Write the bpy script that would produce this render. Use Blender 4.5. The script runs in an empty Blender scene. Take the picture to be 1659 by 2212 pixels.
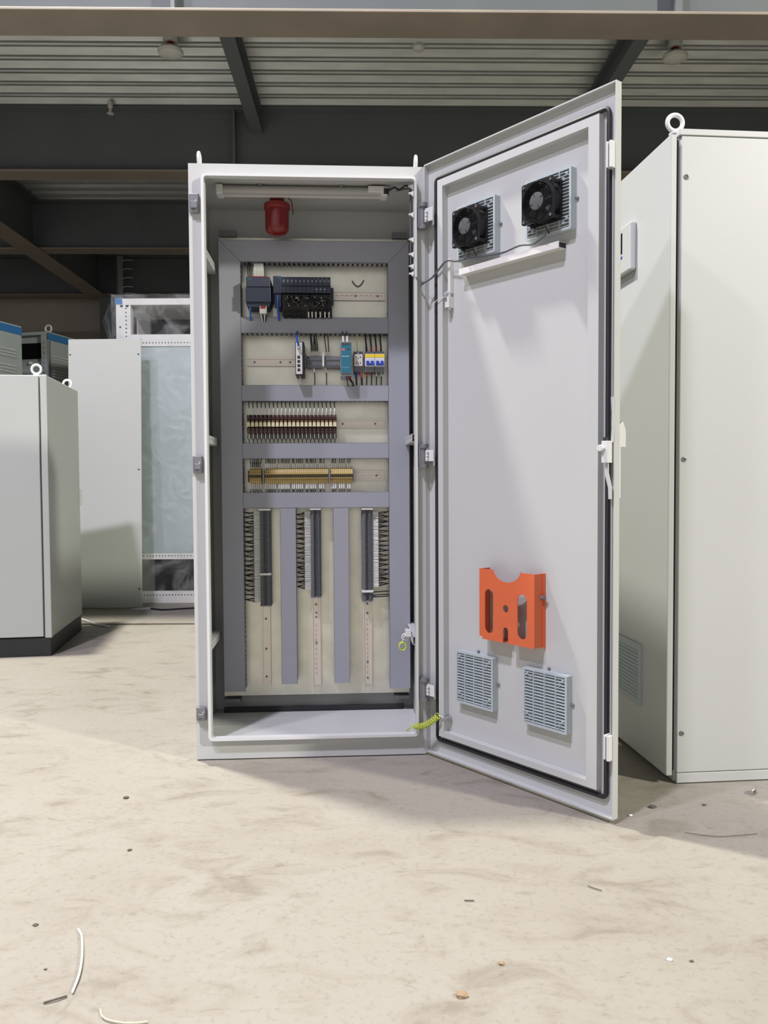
import bpy, bmesh, math, random
from mathutils import Matrix, Vector
PI = math.pi; R = math.radians
rnd = random.Random(7)
scn = bpy.context.scene
C = scn.collection
# ------------------------------------------------------------------ camera
cd = bpy.data.cameras.new('camera'); cam = bpy.data.objects.new('camera', cd); C.objects.link(cam)
cd.sensor_fit = 'VERTICAL'; cd.sensor_height = 24; cd.lens = 1796.2 / 2212 * 24; cd.clip_start = .05
pt, rl = .03896, -.00568
fw = Vector((0, math.cos(pt), -math.sin(pt))); up = Vector((0, math.sin(pt), math.cos(pt))); rt = Vector((1, 0, 0))
r2 = rt * math.cos(rl) + up * math.sin(rl); u2 = -rt * math.sin(rl) + up * math.cos(rl)
cam.matrix_world = Matrix(((r2.x, u2.x, -fw.x, 0), (r2.y, u2.y, -fw.y, 0), (r2.z, u2.z, -fw.z, .9511), (0, 0, 0, 1)))
scn.camera = cam
# ------------------------------------------------------------------ light
w = bpy.data.worlds.new('world'); scn.world = w; w.use_nodes = True
w.node_tree.nodes['Background'].inputs[0].default_value = (.80, .86, 1, 1)
w.node_tree.nodes['Background'].inputs[1].default_value = .05
def lamp(name, loc, power, col, size=.45, aim=None):
    l = bpy.data.lights.new(name, 'AREA'); l.shape = 'DISK'; l.size = size; l.energy = power; l.color = col
    o = bpy.data.objects.new(name, l); C.objects.link(o); o.location = loc
    if aim: o.rotation_euler = (Vector(aim) - Vector(loc)).to_track_quat('-Z', 'Y').to_euler()
    return o
lamp('high_bay_light', (-2.5, -.9, 8.0), 1550, (.89, .845, 1))       # hall lamps under the tall roof
lamp('high_bay_light', (-5.0, -1.2, 8.0), 900, (.89, .86, 1))
lamp('flood_light', (6.6, -1.5, 5.2), 1650, (1, .97, .84), .5, (.8, 2.4, .6))
lamp('high_bay_light', (-2.8, 4.4, 8.0), 2400, (1, .97, .86))
scn.view_settings.view_transform = 'Standard'; scn.view_settings.look = 'None'
scn.view_settings.exposure = -1.25; scn.view_settings.gamma = 1; scn.view_settings.use_curve_mapping = False

# ------------------------------------------------------------------ materials
def mat(name, col, rough=.5, metal=0, noise=.0, scale=20, bump=0, bscale=300, trans=0, spec=.5, ior=1.45, alpha=1, stretch=None):
    m = bpy.data.materials.new(name); m.use_nodes = True
    nt = m.node_tree; b = nt.nodes['Principled BSDF']
    b.inputs['Base Color'].default_value = (*col, 1); b.inputs['Roughness'].default_value = rough
    b.inputs['Metallic'].default_value = metal; b.inputs['Transmission Weight'].default_value = trans
    b.inputs['Specular IOR Level'].default_value = spec; b.inputs['IOR'].default_value = ior; b.inputs['Alpha'].default_value = alpha
    tc = nt.nodes.new('ShaderNodeTexCoord'); vec = tc.outputs['Object']
    if stretch:
        mp = nt.nodes.new('ShaderNodeMapping'); mp.inputs['Scale'].default_value = stretch
        nt.links.new(vec, mp.inputs['Vector']); vec = mp.outputs['Vector']
    if noise:
        n = nt.nodes.new('ShaderNodeTexNoise'); n.inputs['Scale'].default_value = scale; n.inputs['Detail'].default_value = 4
        nt.links.new(vec, n.inputs['Vector'])
        mx = nt.nodes.new('ShaderNodeMix'); mx.data_type = 'RGBA'
        mx.inputs['A'].default_value = (*[c * (1 - noise) for c in col], 1)
        mx.inputs['B'].default_value = (*[min(1, c * (1 + noise)) for c in col], 1)
        nt.links.new(n.outputs['Fac'], mx.inputs['Factor']); nt.links.new(mx.outputs['Result'], b.inputs['Base Color'])
    if bump:
        n = nt.nodes.new('ShaderNodeTexNoise'); n.inputs['Scale'].default_value = bscale; n.inputs['Detail'].default_value = 2
        nt.links.new(vec, n.inputs['Vector'])
        bp = nt.nodes.new('ShaderNodeBump'); bp.inputs['Strength'].default_value = bump; bp.inputs['Distance'].default_value = .002
        nt.links.new(n.outputs['Fac'], bp.inputs['Height']); nt.links.new(bp.outputs['Normal'], b.inputs['Normal'])
    return m
M = dict(
    paint=mat('powder_coat_light_grey', (.50, .515, .508), .42, noise=.03, scale=3, bump=.08, bscale=500),
    paintg=mat('powder_coat_green_grey', (.45, .48, .455), .36, noise=.03, scale=3, bump=.06, bscale=500),
    white=mat('white_paint', (.64, .65, .65), .4, noise=.02),
    offwhite=mat('white_plastic', (.70, .70, .68), .45, noise=.02),
    duct=mat('grey_pvc', (.30, .312, .355), .5, noise=.03, scale=6),
    dark=mat('dark_inside', (.025, .025, .028), .7, noise=.1),
    black=mat('black_plastic', (.012, .012, .014), .42, noise=.1),
    rubber=mat('black_rubber', (.02, .02, .023), .55, noise=.1),
    plinth=mat('black_paint', (.022, .024, .026), .5, noise=.15, scale=8),
    zinc=mat('galvanised_plate', (.70, .695, .60), .36, .75, noise=.2, scale=13, bump=.05, bscale=30),
    rail=mat('yellow_passivated_rail', (.72, .67, .60), .36, .6, noise=.08, scale=25),
    steel=mat('bright_steel', (.62, .62, .62), .28, 1, noise=.05),
    hinge=mat('grey_zamak', (.20, .205, .22), .42, .3, noise=.05),
    filt=mat('blue_grey_abs', (.42, .48, .50), .5, noise=.03),
    orange=mat('orange_paint', (.64, .135, .05), .45, noise=.03, bump=.05, bscale=300),
    plc=mat('anthracite_plastic', (.035, .045, .075), .45, noise=.06),
    plc2=mat('anthracite_plastic_light', (.05, .06, .095), .45, noise=.06),
    wire=mat('black_wire', (.010, .010, .011), .4, noise=.1),
    bwire=mat('blue_cable', (.02, .09, .42), .4, noise=.05),
    gwire=mat('grey_cable', (.10, .11, .12), .45, noise=.05),
    sleeve=mat('white_sleeve', (.72, .73, .71), .5, noise=.05),
    redw=mat('red_wire', (.30, .03, .02), .5, noise=.1),
    relayred=mat('relay_base_brown', (.055, .018, .015), .4, noise=.2),
    cream=mat('cream_plastic', (.72, .66, .44), .4, noise=.03),
    brass=mat('amber_relay_body', (.16, .09, .035), .3, noise=.15),
    yterm=mat('ochre_terminal', (.50, .375, .145), .45, noise=.06),
    gterm=mat('grey_terminal', (.165, .175, .195), .5, noise=.06),
    psu=mat('teal_case', (.03, .17, .25), .4, .2, noise=.04),
    pink=mat('pink_print', (.75, .13, .16), .5, noise=.02),
    yellow=mat('yellow_print', (.82, .62, .03), .4, noise=.02),
    blue=mat('blue_lever', (.02, .06, .45), .35, noise=.03),
    bluefilm=mat('blue_film', (.04, .16, .38), .35, noise=.15, scale=30),
    ledw=mat('pale_mark', (.75, .78, .80), .4, noise=.02),
    yg=mat('yellow_green_wire', (.55, .62, .08), .4, noise=.1, scale=60),
    screen=mat('dark_screen', (.006, .006, .008), .12, noise=.1),
    beam=mat('green_grey_primer', (.142, .162, .168), .55, noise=.12, scale=2.5, bump=.1, bscale=60),
    flange=mat('weathered_primer', (.30, .26, .215), .6, noise=.25, scale=2.2, bump=.1, bscale=60),
    wallp=mat('brown_wall_sheet', (.50, .46, .40), .6, noise=.15, scale=1.5),
    lampd=mat('opal_lamp', (.66, .67, .63), .35, noise=.02),
    stone=mat('brown_stone', (.30, .22, .13), .9, noise=.3, scale=60),
    slate=mat('dark_grit', (.10, .085, .07), .8, noise=.3, scale=60),
    beaconr=mat('red_lens', (.17, .012, .011), .16, noise=.15, scale=20, spec=.6),
    redcap=mat('red_plastic', (.20, .018, .016), .4, noise=.08),
    bluesheet=mat('zinc_sheet', (.44, .51, .53), .3, .35, noise=.08, scale=5),
    sheetw=mat('pale_panel', (.54, .57, .545), .38, noise=.03, scale=3),
    diffuser=mat('grey_diffuser', (.40, .40, .385), .35, noise=.04),
    rackg=mat('rack_grey_green', (.34, .38, .37), .45, noise=.04),
)
def deck_material():
    m = mat('galvanised_deck', (.49, .52, .51), .40, .6, noise=.28, scale=6, bump=.25, bscale=26, stretch=(.5, 3, 3)); return m
M['deck'] = deck_material()
def film_material():
    m = bpy.data.materials.new('clear_film'); m.use_nodes = True; nt = m.node_tree
    b = nt.nodes['Principled BSDF']; out = nt.nodes['Material Output']
    b.inputs['Base Color'].default_value = (.80, .84, .86, 1); b.inputs['Roughness'].default_value = .09
    tc = nt.nodes.new('ShaderNodeTexCoord'); n = nt.nodes.new('ShaderNodeTexNoise')
    n.inputs['Scale'].default_value = 5; n.inputs['Detail'].default_value = 5; n.inputs['Distortion'].default_value = 1.5
    bp = nt.nodes.new('ShaderNodeBump'); bp.inputs['Strength'].default_value = .9; bp.inputs['Distance'].default_value = .06
    nt.links.new(tc.outputs['Object'], n.inputs['Vector']); nt.links.new(n.outputs['Fac'], bp.inputs['Height'])
    nt.links.new(bp.outputs['Normal'], b.inputs['Normal'])
    tr = nt.nodes.new('ShaderNodeBsdfTransparent'); mx = nt.nodes.new('ShaderNodeMixShader')
    rp = nt.nodes.new('ShaderNodeMapRange'); rp.inputs['From Min'].default_value = .42; rp.inputs['From Max'].default_value = .75
    rp.inputs['To Min'].default_value = .035; rp.inputs['To Max'].default_value = .24
    nt.links.new(n.outputs['Fac'], rp.inputs['Value']); nt.links.new(rp.outputs['Result'], mx.inputs[0])
    nt.links.new(tr.outputs[0], mx.inputs[1]); nt.links.new(b.outputs[0], mx.inputs[2]); nt.links.new(mx.outputs[0], out.inputs[0])
    return m
M['film'] = film_material()
def floor_material():
    m = bpy.data.materials.new('dusty_concrete'); m.use_nodes = True; nt = m.node_tree; N = nt.nodes; L = nt.links
    b = N['Principled BSDF']; b.inputs['Roughness'].default_value = .62; b.inputs['Specular IOR Level'].default_value = .35
    tc = N.new('ShaderNodeTexCoord')
    def noise(scale, detail, dist=0, st=(1, 1, 1), rot=0):
        mp = N.new('ShaderNodeMapping'); mp.inputs['Scale'].default_value = st; mp.inputs['Rotation'].default_value = (0, 0, rot)
        n = N.new('ShaderNodeTexNoise'); n.inputs['Scale'].default_value = scale; n.inputs['Detail'].default_value = detail
        n.inputs['Distortion'].default_value = dist; n.inputs['Roughness'].default_value = .6
        L.new(tc.outputs['Object'], mp.inputs['Vector']); L.new(mp.outputs['Vector'], n.inputs['Vector']); return n.outputs['Fac']
    def ramp(f, stops):
        r = N.new('ShaderNodeValToRGB'); e = r.color_ramp.elements
        e[0].position, e[0].color = stops[0][0], (*stops[0][1], 1); e[1].position, e[1].color = stops[-1][0], (*stops[-1][1], 1)
        for p, c in stops[1:-1]:
            q = e.new(p); q.color = (*c, 1)
        L.new(f, r.inputs[0]); return r.outputs[0]
    def mul(a, bb, f=1):
        x = N.new('ShaderNodeMix'); x.data_type = 'RGBA'; x.blend_type = 'MULTIPLY'; x.inputs['Factor'].default_value = f
        L.new(a, x.inputs['A']); L.new(bb, x.inputs['B']); return x.outputs['Result']
    g = lambda v: (v, v, v)
    base = ramp(noise(1.1, 8, .5), [(.3, (.27, .247, .208)), (.5, (.298, .276, .235)), (.7, (.312, .293, .255))])
    c = mul(base, ramp(noise(4.5, 9, 1.1, (1, 1.7, 1), .5), [(.30, (.74, .715, .67)), (.42, (.94, .93, .915)), (.50, g(1))]))
    c = mul(c, ramp(noise(11, 6, 2.0, (1, 2.4, 1), -.6), [(.25, (.72, .69, .65)), (.33, (.96, .955, .945)), (.40, g(1))]))
    c = mul(c, ramp(noise(60, 3), [(.30, g(.86)), (.45, g(1))]))
    c = mul(c, ramp(noise(26, 5, .8, (1, 1.5, 1), .3), [(.30, (.86, .845, .82)), (.39, g(.98)), (.46, g(1))]))
    c = mul(c, ramp(noise(2.2, 6, .3, (6, .5, 1), .25), [(.25, (.84, .82, .79)), (.31, g(1))]))
    v = N.new('ShaderNodeTexVoronoi'); v.inputs['Scale'].default_value = 7; L.new(tc.outputs['Object'], v.inputs['Vector'])
    c = mul(c, ramp(v.outputs['Distance'], [(.012, (.62, .58, .52)), (.03, g(1))]))
    L.new(c, b.inputs['Base Color'])
    bp = N.new('ShaderNodeBump'); bp.inputs['Strength'].default_value = .35; bp.inputs['Distance'].default_value = .006
    L.new(noise(14, 8, .6), bp.inputs['Height']); L.new(bp.outputs['Normal'], b.inputs['Normal'])
    return m
M['floor'] = floor_material()

# ------------------------------------------------------------------ mesh helpers
class MB:
    def __init__(s): s.v = []; s.f = []
    def quad8(s, p):
        n = len(s.v); s.v += [tuple(q) for q in p]
        s.f += [tuple(n + i for i in q) for q in ((0, 3, 2, 1), (4, 5, 6, 7), (0, 1, 5, 4), (1, 2, 6, 5), (2, 3, 7, 6), (3, 0, 4, 7))]
        return s
    def box(s, x0, x1, y0, y1, z0, z1):
        return s.quad8([(x0, y0, z0), (x1, y0, z0), (x1, y1, z0), (x0, y1, z0), (x0, y0, z1), (x1, y0, z1), (x1, y1, z1), (x0, y1, z1)])
    def prism(s, pts, ax, a, b):            # polygon pts swept along axis ax from a to b
        def P(q, h):
            return {'x': (h, q[0], q[1]), 'y': (q[0], h, q[1]), 'z': (q[0], q[1], h)}[ax]
        n = len(s.v); k = len(pts)
        s.v += [P(q, a) for q in pts] + [P(q, b) for q in pts]
        s.f += [tuple(n + i for i in range(k)), tuple(n + k + i for i in reversed(range(k)))]
        s.f += [(n + i, n + k + i, n + k + (i + 1) % k, n + (i + 1) % k) for i in range(k)]
        return s
    def tube(s, pts, r, n=8, closed=False, cap=True):
        pts = [Vector(p) for p in pts]; m = len(pts); base = len(s.v)
        rr = r if isinstance(r, (list, tuple)) else [r] * m
        prev = None
        for i, p in enumerate(pts):
            if closed: t = pts[(i + 1) % m] - pts[i - 1]
            else: t = pts[min(i + 1, m - 1)] - pts[max(i - 1, 0)]
            t.normalize()
            if prev is None:
                a = Vector((0, 0, 1)) if abs(t.z) < .9 else Vector((1, 0, 0)); a = (a - t * a.dot(t)).normalized()
            else:
                a = prev - t * prev.dot(t)
                a = a.normalized() if a.length > 1e-6 else prev
            prev = a; b = t.cross(a)
            for j in range(n):
                an = 2 * PI * j / n; s.v.append(tuple(p + (a * math.cos(an) + b * math.sin(an)) * rr[i]))
        for i in range(m if closed else m - 1):
            for j in range(n):
                q0 = base + i * n; q1 = base + ((i + 1) % m) * n
                s.f.append((q0 + j, q0 + (j + 1) % n, q1 + (j + 1) % n, q1 + j))
        if not closed and cap:
            s.f += [tuple(base + j for j in reversed(range(n))), tuple(base + (m - 1) * n + j for j in range(n))]
        return s
    def cyl(s, p0, p1, r, n=16, r1=None):
        return s.tube([p0, p1], [r, r if r1 is None else r1], n)
    def ring(s, c, rad, r, ax='y', n=28, k=8, a0=0, a1=2 * PI):
        full = abs(a1 - a0 - 2 * PI) < 1e-6; pts = []
        for i in range(n if full else n + 1):
            an = a0 + (a1 - a0) * i / n; p, q = rad * math.cos(an), rad * math.sin(an)
            pts.append({'x': (c[0], c[1] + p, c[2] + q), 'y': (c[0] + p, c[1], c[2] + q), 'z': (c[0] + p, c[1] + q, c[2])}[ax])
        return s.tube(pts, r, k, closed=full)
    def lathe(s, c, prof, n=24, ax='z'):    # prof: (radius, height)
        base = len(s.v); m = len(prof)
        for r, h in prof:
            for j in range(n):
                an = 2 * PI * j / n; p, q = r * math.cos(an), r * math.sin(an)
                s.v.append({'z': (c[0] + p, c[1] + q, c[2] + h), 'y': (c[0] + p, c[1] + h, c[2] + q), 'x': (c[0] + h, c[1] + p, c[2] + q)}[ax])
        for i in range(m - 1):
            for j in range(n):
                s.f.append((base + i * n + j, base + i * n + (j + 1) % n, base + (i + 1) * n + (j + 1) % n, base + (i + 1) * n + j))
        s.f += [tuple(base + j for j in reversed(range(n))), tuple(base + (m - 1) * n + j for j in range(n))]
        return s
    def mesh(s, name, material):
        me = bpy.data.meshes.new(name); me.from_pydata(s.v, [], s.f); me.validate()
        bm = bmesh.new(); bm.from_mesh(me); bmesh.ops.recalc_face_normals(bm, faces=bm.faces); bm.to_mesh(me); bm.free()
        if isinstance(material, str): material = M[material]
        me.materials.append(material); return me

class Frame:                                 # a local frame: origin and turn about z
    def __init__(s, o, a): s.o = Vector(o); s.a = a
    def world(s, p): return s.o + Matrix.Rotation(s.a, 3, 'Z') @ Vector(p)
WORLD = Frame((0, 0, 0), 0)
_org = {}                                    # empty name -> its origin in its frame
def tag(o, label, cat, group=None, kind=None):
    if label: o['label'] = label
    if cat: o['category'] = cat
    if group: o['group'] = group
    if kind: o['kind'] = kind
    return o
def thing(name, label, cat, fr, org, group=None):
    o = bpy.data.objects.new(name, None); C.objects.link(o); o.empty_display_size = .05
    o.location = fr.world(org); o.rotation_euler = (0, 0, fr.a); tag(o, label, cat, group)
    _org[o.name] = Vector(org); return o
def finish(o, bevel=0, smooth=False, seg=2):
    if bevel:
        m = o.modifiers.new('bevel', 'BEVEL'); m.width = bevel; m.segments = seg; m.limit_method = 'ANGLE'; m.angle_limit = R(40)
    if smooth:
        me = o.data
        try: me.set_sharp_from_angle(angle=R(38))
        except Exception: pass
        for p in me.polygons: p.use_smooth = True
    return o
def part(name, mb, material, parent, bevel=0, smooth=False, label=None, kind=None):
    """mesh drawn in its thing's frame coordinates; parent is the thing or a part of it"""
    org = _org[parent.name]
    me = mb if isinstance(mb, bpy.types.Mesh) else mb.mesh(name, material)
    if org.length: me.transform(Matrix.Translation(-org))
    o = bpy.data.objects.new(name, me); C.objects.link(o); o.parent = parent
    _org[o.name] = org
    if not parent.type == 'EMPTY': _org[o.name] = org
    if label: o['label'] = label
    if kind: o['kind'] = kind
    return finish(o, bevel, smooth)
def solo(name, mb, material, fr, org, label=None, cat=None, group=None, kind=None, bevel=0, smooth=False):
    me = mb if isinstance(mb, bpy.types.Mesh) else mb.mesh(name, material)
    me.transform(Matrix.Translation(-Vector(org)))
    o = bpy.data.objects.new(name, me); C.objects.link(o); o.location = fr.world(org); o.rotation_euler = (0, 0, fr.a)
    tag(o, label, cat, group, kind); _org[o.name] = Vector(org)
    return finish(o, bevel, smooth)
def copy_tree(o, delta, fr, parent=None):
    c = o.copy(); C.objects.link(c)
    if parent is None: c.location = o.location + Matrix.Rotation(fr.a, 3, 'Z') @ Vector(delta)
    else: c.parent = parent
    for ch in [x for x in kids.get(o.name, ())]: copy_tree(ch, delta, fr, c)
    return c
kids = {}
def index_kids(root):
    for o in C.objects:
        if o.parent: kids.setdefault(o.parent.name, [])
    def walk(o):
        kids[o.name] = [x for x in C.objects if x.parent == o]
        for x in kids[o.name]: walk(x)
    walk(root)
def spline(pts, k=5):
    P = [Vector(p) for p in pts]; P = [P[0] * 2 - P[1]] + P + [P[-1] * 2 - P[-2]]; out = []
    for i in range(1, len(P) - 2):
        a, b, c, d = P[i - 1:i + 3]
        for j in range(k):
            t = j / k; out.append(.5 * (2 * b + (c - a) * t + (2 * a - 5 * b + 4 * c - d) * t * t + (3 * b - a - 3 * c + d) * t ** 3))
    return out + [P[-2]]
def circle(cx, cz, r, n=24, a0=0, a1=2 * PI, end=False):
    return [(cx + r * math.cos(a0 + (a1 - a0) * i / n), cz + r * math.sin(a0 + (a1 - a0) * i / n)) for i in range(n + (1 if end else 0))]
def slot(cx, z0, z1, r, n=10): return circle(cx, z1 - r, r, n, 0, PI, True) + circle(cx, z0 + r, r, n, PI, 2 * PI, True)
def hslot(x0, x1, cz, r, n=8): return circle(x1 - r, cz, r, n, -PI / 2, PI / 2, True) + circle(x0 + r, cz, r, n, PI / 2, 3 * PI / 2, True)
def rrect(x0, x1, z0, z1, r, n=5):
    return (circle(x1 - r, z0 + r, r, n, -PI / 2, 0, True) + circle(x1 - r, z1 - r, r, n, 0, PI / 2, True)
            + circle(x0 + r, z1 - r, r, n, PI / 2, PI, True) + circle(x0 + r, z0 + r, r, n, PI, 1.5 * PI, True))
def rect(x0, x1, z0, z1): return [(x0, z0), (x1, z0), (x1, z1), (x0, z1)]
def plate(outer, holes, y0, y1, material, turn=None):
    """a flat plate with holes in the x-z plane, thickness y0..y1"""
    cu = bpy.data.curves.new('plate', 'CURVE'); cu.dimensions = '2D'; cu.fill_mode = 'BOTH'; cu.extrude = (y1 - y0) / 2
    for poly in [outer] + list(holes):
        sp = cu.splines.new('POLY'); sp.points.add(len(poly) - 1)
        for p, q in zip(sp.points, poly): p.co = (q[0], q[1], 0, 1)
        sp.use_cyclic_u = True
    ob = bpy.data.objects.new('plate', cu); me = bpy.data.meshes.new_from_object(ob)
    bpy.data.objects.remove(ob); bpy.data.curves.remove(cu)
    me.transform(Matrix.Translation((0, (y0 + y1) / 2, 0)) @ Matrix.Rotation(PI / 2, 4, 'X'))
    if turn is not None: me.transform(turn)
    me.materials.clear(); me.materials.append(M[material] if isinstance(material, str) else material)
    for p in me.polygons: p.use_smooth = False
    return me
def arc(p0, p1, sag, n=8, ax=(0, 0, -1)):
    p0, p1, a = Vector(p0), Vector(p1), Vector(ax)
    return [p0.lerp(p1, i / n) + a * sag * 4 * (i / n) * (1 - i / n) for i in range(n + 1)]

# ================================================================== SETTING
HALL = Frame((0, 0, 0), R(1.3))
o = solo('floor', MB().box(-14, 14, -9, 16, -.15, 0), 'floor', WORLD, (0, 0, 0), kind='structure')
o = solo('trim_1', MB().box(-2.9, .6, 5.47, 7.6, 0, .016), 'floor', WORLD, (0, 5.4, 0), kind='structure', bevel=.006)
# corrugated steel deck
def deck():
    z0, h, pitch = 4.33, .068, .215; y = 5.28; prof = []
    while y < 13.4:
        prof += [(y, z0), (y + .022, z0), (y + .030, z0 + .010), (y + .052, z0 + .010), (y + .064, z0), (y + .092, z0), (y + .104, z0 + h), (y + .158, z0 + h)]
        y += pitch
    b = MB(); n = len(prof)
    for x in (-13, 13): b.v += [(x, q[0], q[1]) for q in prof]
    for x in (-13, 13): b.v += [(x, q[0], q[1] + .012) for q in prof]
    for i in range(n - 1):
        b.f.append((i, i + 1, n + i + 1, n + i)); b.f.append((2 * n + i, 3 * n + i, 3 * n + i + 1, 2 * n + i + 1))
    b.f += [(0, n, 3 * n, 2 * n), (n - 1, 3 * n - 1, 4 * n - 1, 2 * n - 1)]
    return b
solo('ceiling', deck(), 'deck', HALL, (0, 5.2, 4.33), kind='structure')
solo('wall_back', MB().box(-13, 13, 13.42, 13.6, 0, 4.4), 'wallp', HALL, (0, 13.5, 0), kind='structure')
solo('wall_front', MB().box(-14, 14, -7.2, -7, 0, 9), 'white', WORLD, (0, -7, 0), kind='structure')
solo('trim_2', MB().box(-13, 13, 13.34, 13.42, 3.2, 3.30), 'flange', HALL, (0, 13.4, 3.2), kind='structure')
solo('trim_3', MB().box(-13, 13, 13.34, 13.42, 1.5, 1.6), 'flange', HALL, (0, 13.4, 1.5), kind='structure')

def beam_x(yc, zb, depth, fl, label, stiff=(), x0=-13, x1=13):
    t = thing('steel_beam', label, 'beam', HALL, (0, yc, zb))
    part('web', MB().box(x0, x1, yc - .008, yc + .008, zb + .018, zb + depth - .016), 'beam', t)
    part('bottom_flange', MB().box(x0, x1, yc - fl / 2, yc + fl / 2, zb, zb + .018), 'flange', t, bevel=.004)
    part('top_flange', MB().box(x0, x1, yc - fl / 2, yc + fl / 2, zb + depth - .016, zb + depth), 'beam', t)
    for x in stiff:
        part('stiffener', MB().box(x - .012, x + .012, yc - fl / 2 + .015, yc - .006, zb + .018, zb + depth - .016), 'beam', t)
    return t
beam_x(5.24, 3.75, .58, .30, 'nearest wide steel roof beam with brown underside crossing the top of the picture', (-1.13, 1.93))
beam_x(7.80, 3.75, .58, .24, 'second steel beam, dark web ending the ribbed deck just above the open cabinet', (-1.17, 1.9))
beam_x(10.33, 3.75, .58, .24, 'third steel beam, far dark one seen left of the open cabinet', ())
beam_x(12.85, 3.75, .58, .30, 'farthest steel beam with brown flange along the back wall', ())
def beam_y(xc, zb, depth, fl, y0, y1, label, lt='flange'):
    t = thing('steel_beam', label, 'beam', HALL, (xc, y0, zb))
    part('web', MB().box(xc - .006, xc + .006, y0, y1, zb + .012, zb + depth - .012), 'beam', t)
    part('bottom_flange', MB().box(xc - fl / 2, xc + fl / 2, y0, y1, zb, zb + .012), lt, t, bevel=.003)
    part('top_flange', MB().box(xc - fl / 2, xc + fl / 2, y0, y1, zb + depth - .012, zb + depth), 'beam', t)
beam_y(-.97, 4.13, .20, .11, 5.26, 7.79, 'short secondary beam under the deck running back above the cabinet roof', 'beam')
beam_y(2.03, 4.13, .20, .11, 5.26, 7.79, 'short secondary beam under the deck behind the open door top', 'beam')
beam_y(-4.02, 3.735, .59, .27, 5.4, 12.85, 'heavy girder running into depth at the far left under the deck')
t = thing('steel_column', 'dark steel column at the far end of the left girder', 'column', HALL, (-3.85, 12.95, 0))
part('flange', MB().box(-4.0, -3.7, 12.80, 12.815, 0, 3.75), 'beam', t); part('flange', MB().box(-4.0, -3.7, 13.085, 13.1, 0, 3.75), 'beam', t)
part('web', MB().box(-3.855, -3.845, 12.815, 13.085, 0, 3.75), 'beam', t)
t = thing('cable_channel', 'pale upright cable channel with loose wire ends beside the dark column', 'cable channel', HALL, (-3.62, 12.6, 0))
part('back_strip', MB().box(-3.66, -3.58, 12.60, 12.62, 0, 4.3), 'rackg', t)
for sx in (-3.66, -3.585): part('lip', MB().box(sx, sx + .006, 12.56, 12.60, 0, 4.3), 'rackg', t)
for k in range(5): part('wire_end', MB().tube([(-3.6, 12.58, 3.7 + .13 * k), (-3.5, 12.55, 3.71 + .13 * k), (-3.42, 12.54, 3.70 + .13 * k)], .006, 6), 'sleeve', t)

# pendant lamps on the deck
def dish(x, y, label, s=1.0):
    t = thing('ceiling_lamp', label, 'ceiling lamp', WORLD, (x, y, 4.33), 'round lamps under the deck')
    part('base', MB().lathe((x, y, 4.33), [(.052 * s, 0), (.055 * s, -.045), (.05 * s, -.06)], 20), 'lampd', t, smooth=True)
    part('neck', MB().cyl((x, y, 4.27), (x, y, 4.235), .03 * s, 14), 'redcap', t, smooth=True, label='reddish neck')
    part('shade', MB().lathe((x, y, 4.235), [(.03 * s, 0), (.085 * s, -.012), (.098 * s, -.03), (.09 * s, -.05), (.06 * s, -.064), (.02 * s, -.07)], 28), 'lampd', t, smooth=True)
dish(-1.60, 6.44, 'round white ceiling lamp on the deck above the open cabinet, left one')
dish(2.27, 6.56, 'round white ceiling lamp on the deck above the right-hand cabinet')
solo('smoke_detector', MB().lathe((.29, 6.62, 4.33), [(.05, 0), (.05, -.02), (.03, -.045)], 18), 'lampd', WORLD, (.29, 6.62, 4.33), 'small pale round detector under the deck between the two lamps', 'detector', smooth=True)
solo('sprinkler_head', MB().lathe((-2.42, 7.55, 4.33), [(.022, 0), (.022, -.05), (.012, -.055), (.012, -.09), (.03, -.1), (.03, -.105)], 14), 'lampd', WORLD, (-2.42, 7.55, 4.33), 'tiny pale fitting under the deck at the far upper left', 'fitting', smooth=True)

# ================================================================== OPEN CABINET
CAB = Frame((-.6415, 2.7912, 0), .05919)
W_, H_, D_ = .7835, 2.0, .42
cab = thing('control_cabinet', 'tall open light grey control cabinet full of wiring, standing in the centre', 'cabinet', CAB, (0, 0, 0))
sh = MB()
sh.box(0, .010, .012, D_, .006, H_); sh.box(W_ - .010, W_, .012, D_, .006, H_)
sh.box(.010, W_ - .010, .012, D_, H_ - .022, H_); sh.box(.010, W_ - .010, .408, D_, .006, H_ - .022)
shell = part('shell', sh, 'paint', cab)
part('front_frame', plate(rect(0, W_, .004, H_), [rrect(.055, .748, .078, 1.955, .010)], 0, .012, 'paint'), None, cab, bevel=.002)
rim = MB(); ro, ri = rrect(.044, .757, .072, 1.962, .016), rrect(.053, .749, .081, 1.953, .010)
part('rim', plate(ro, [ri], -.022, .006, 'white'), None, cab)
# gland plates on the inner floor
g = [(.014, .150), (.154, .232), (.236, .330)]
for a, b in g: part('gland_plate', MB().box(.012, W_ - .012, a, b, .064, .070), 'paint', cab, bevel=.0015)
part('floor_panel', MB().box(.010, W_ - .010, .012, .408, .05, .0635), 'paint', cab)
part('floor_edge', MB().box(.05, .735, .334, .346, .060, .088), 'dark', cab)
# mounting plate
plt = part('mounting_plate', MB().box(.048, .760, .360, .363, .126, 1.862), 'zinc', cab, bevel=.001)
for x0, x1, z in ((.052, .115, 1.862), (.70, .756, 1.862)): part('plate_bracket', MB().box(x0, x1, .345, .375, z, z + .022), 'hinge', cab)
for x0, x1 in ((.05, .11), (.70, .757)): part('plate_bracket', MB().box(x0, x1, .345, .39, .105, .118), 'hinge', cab)
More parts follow.
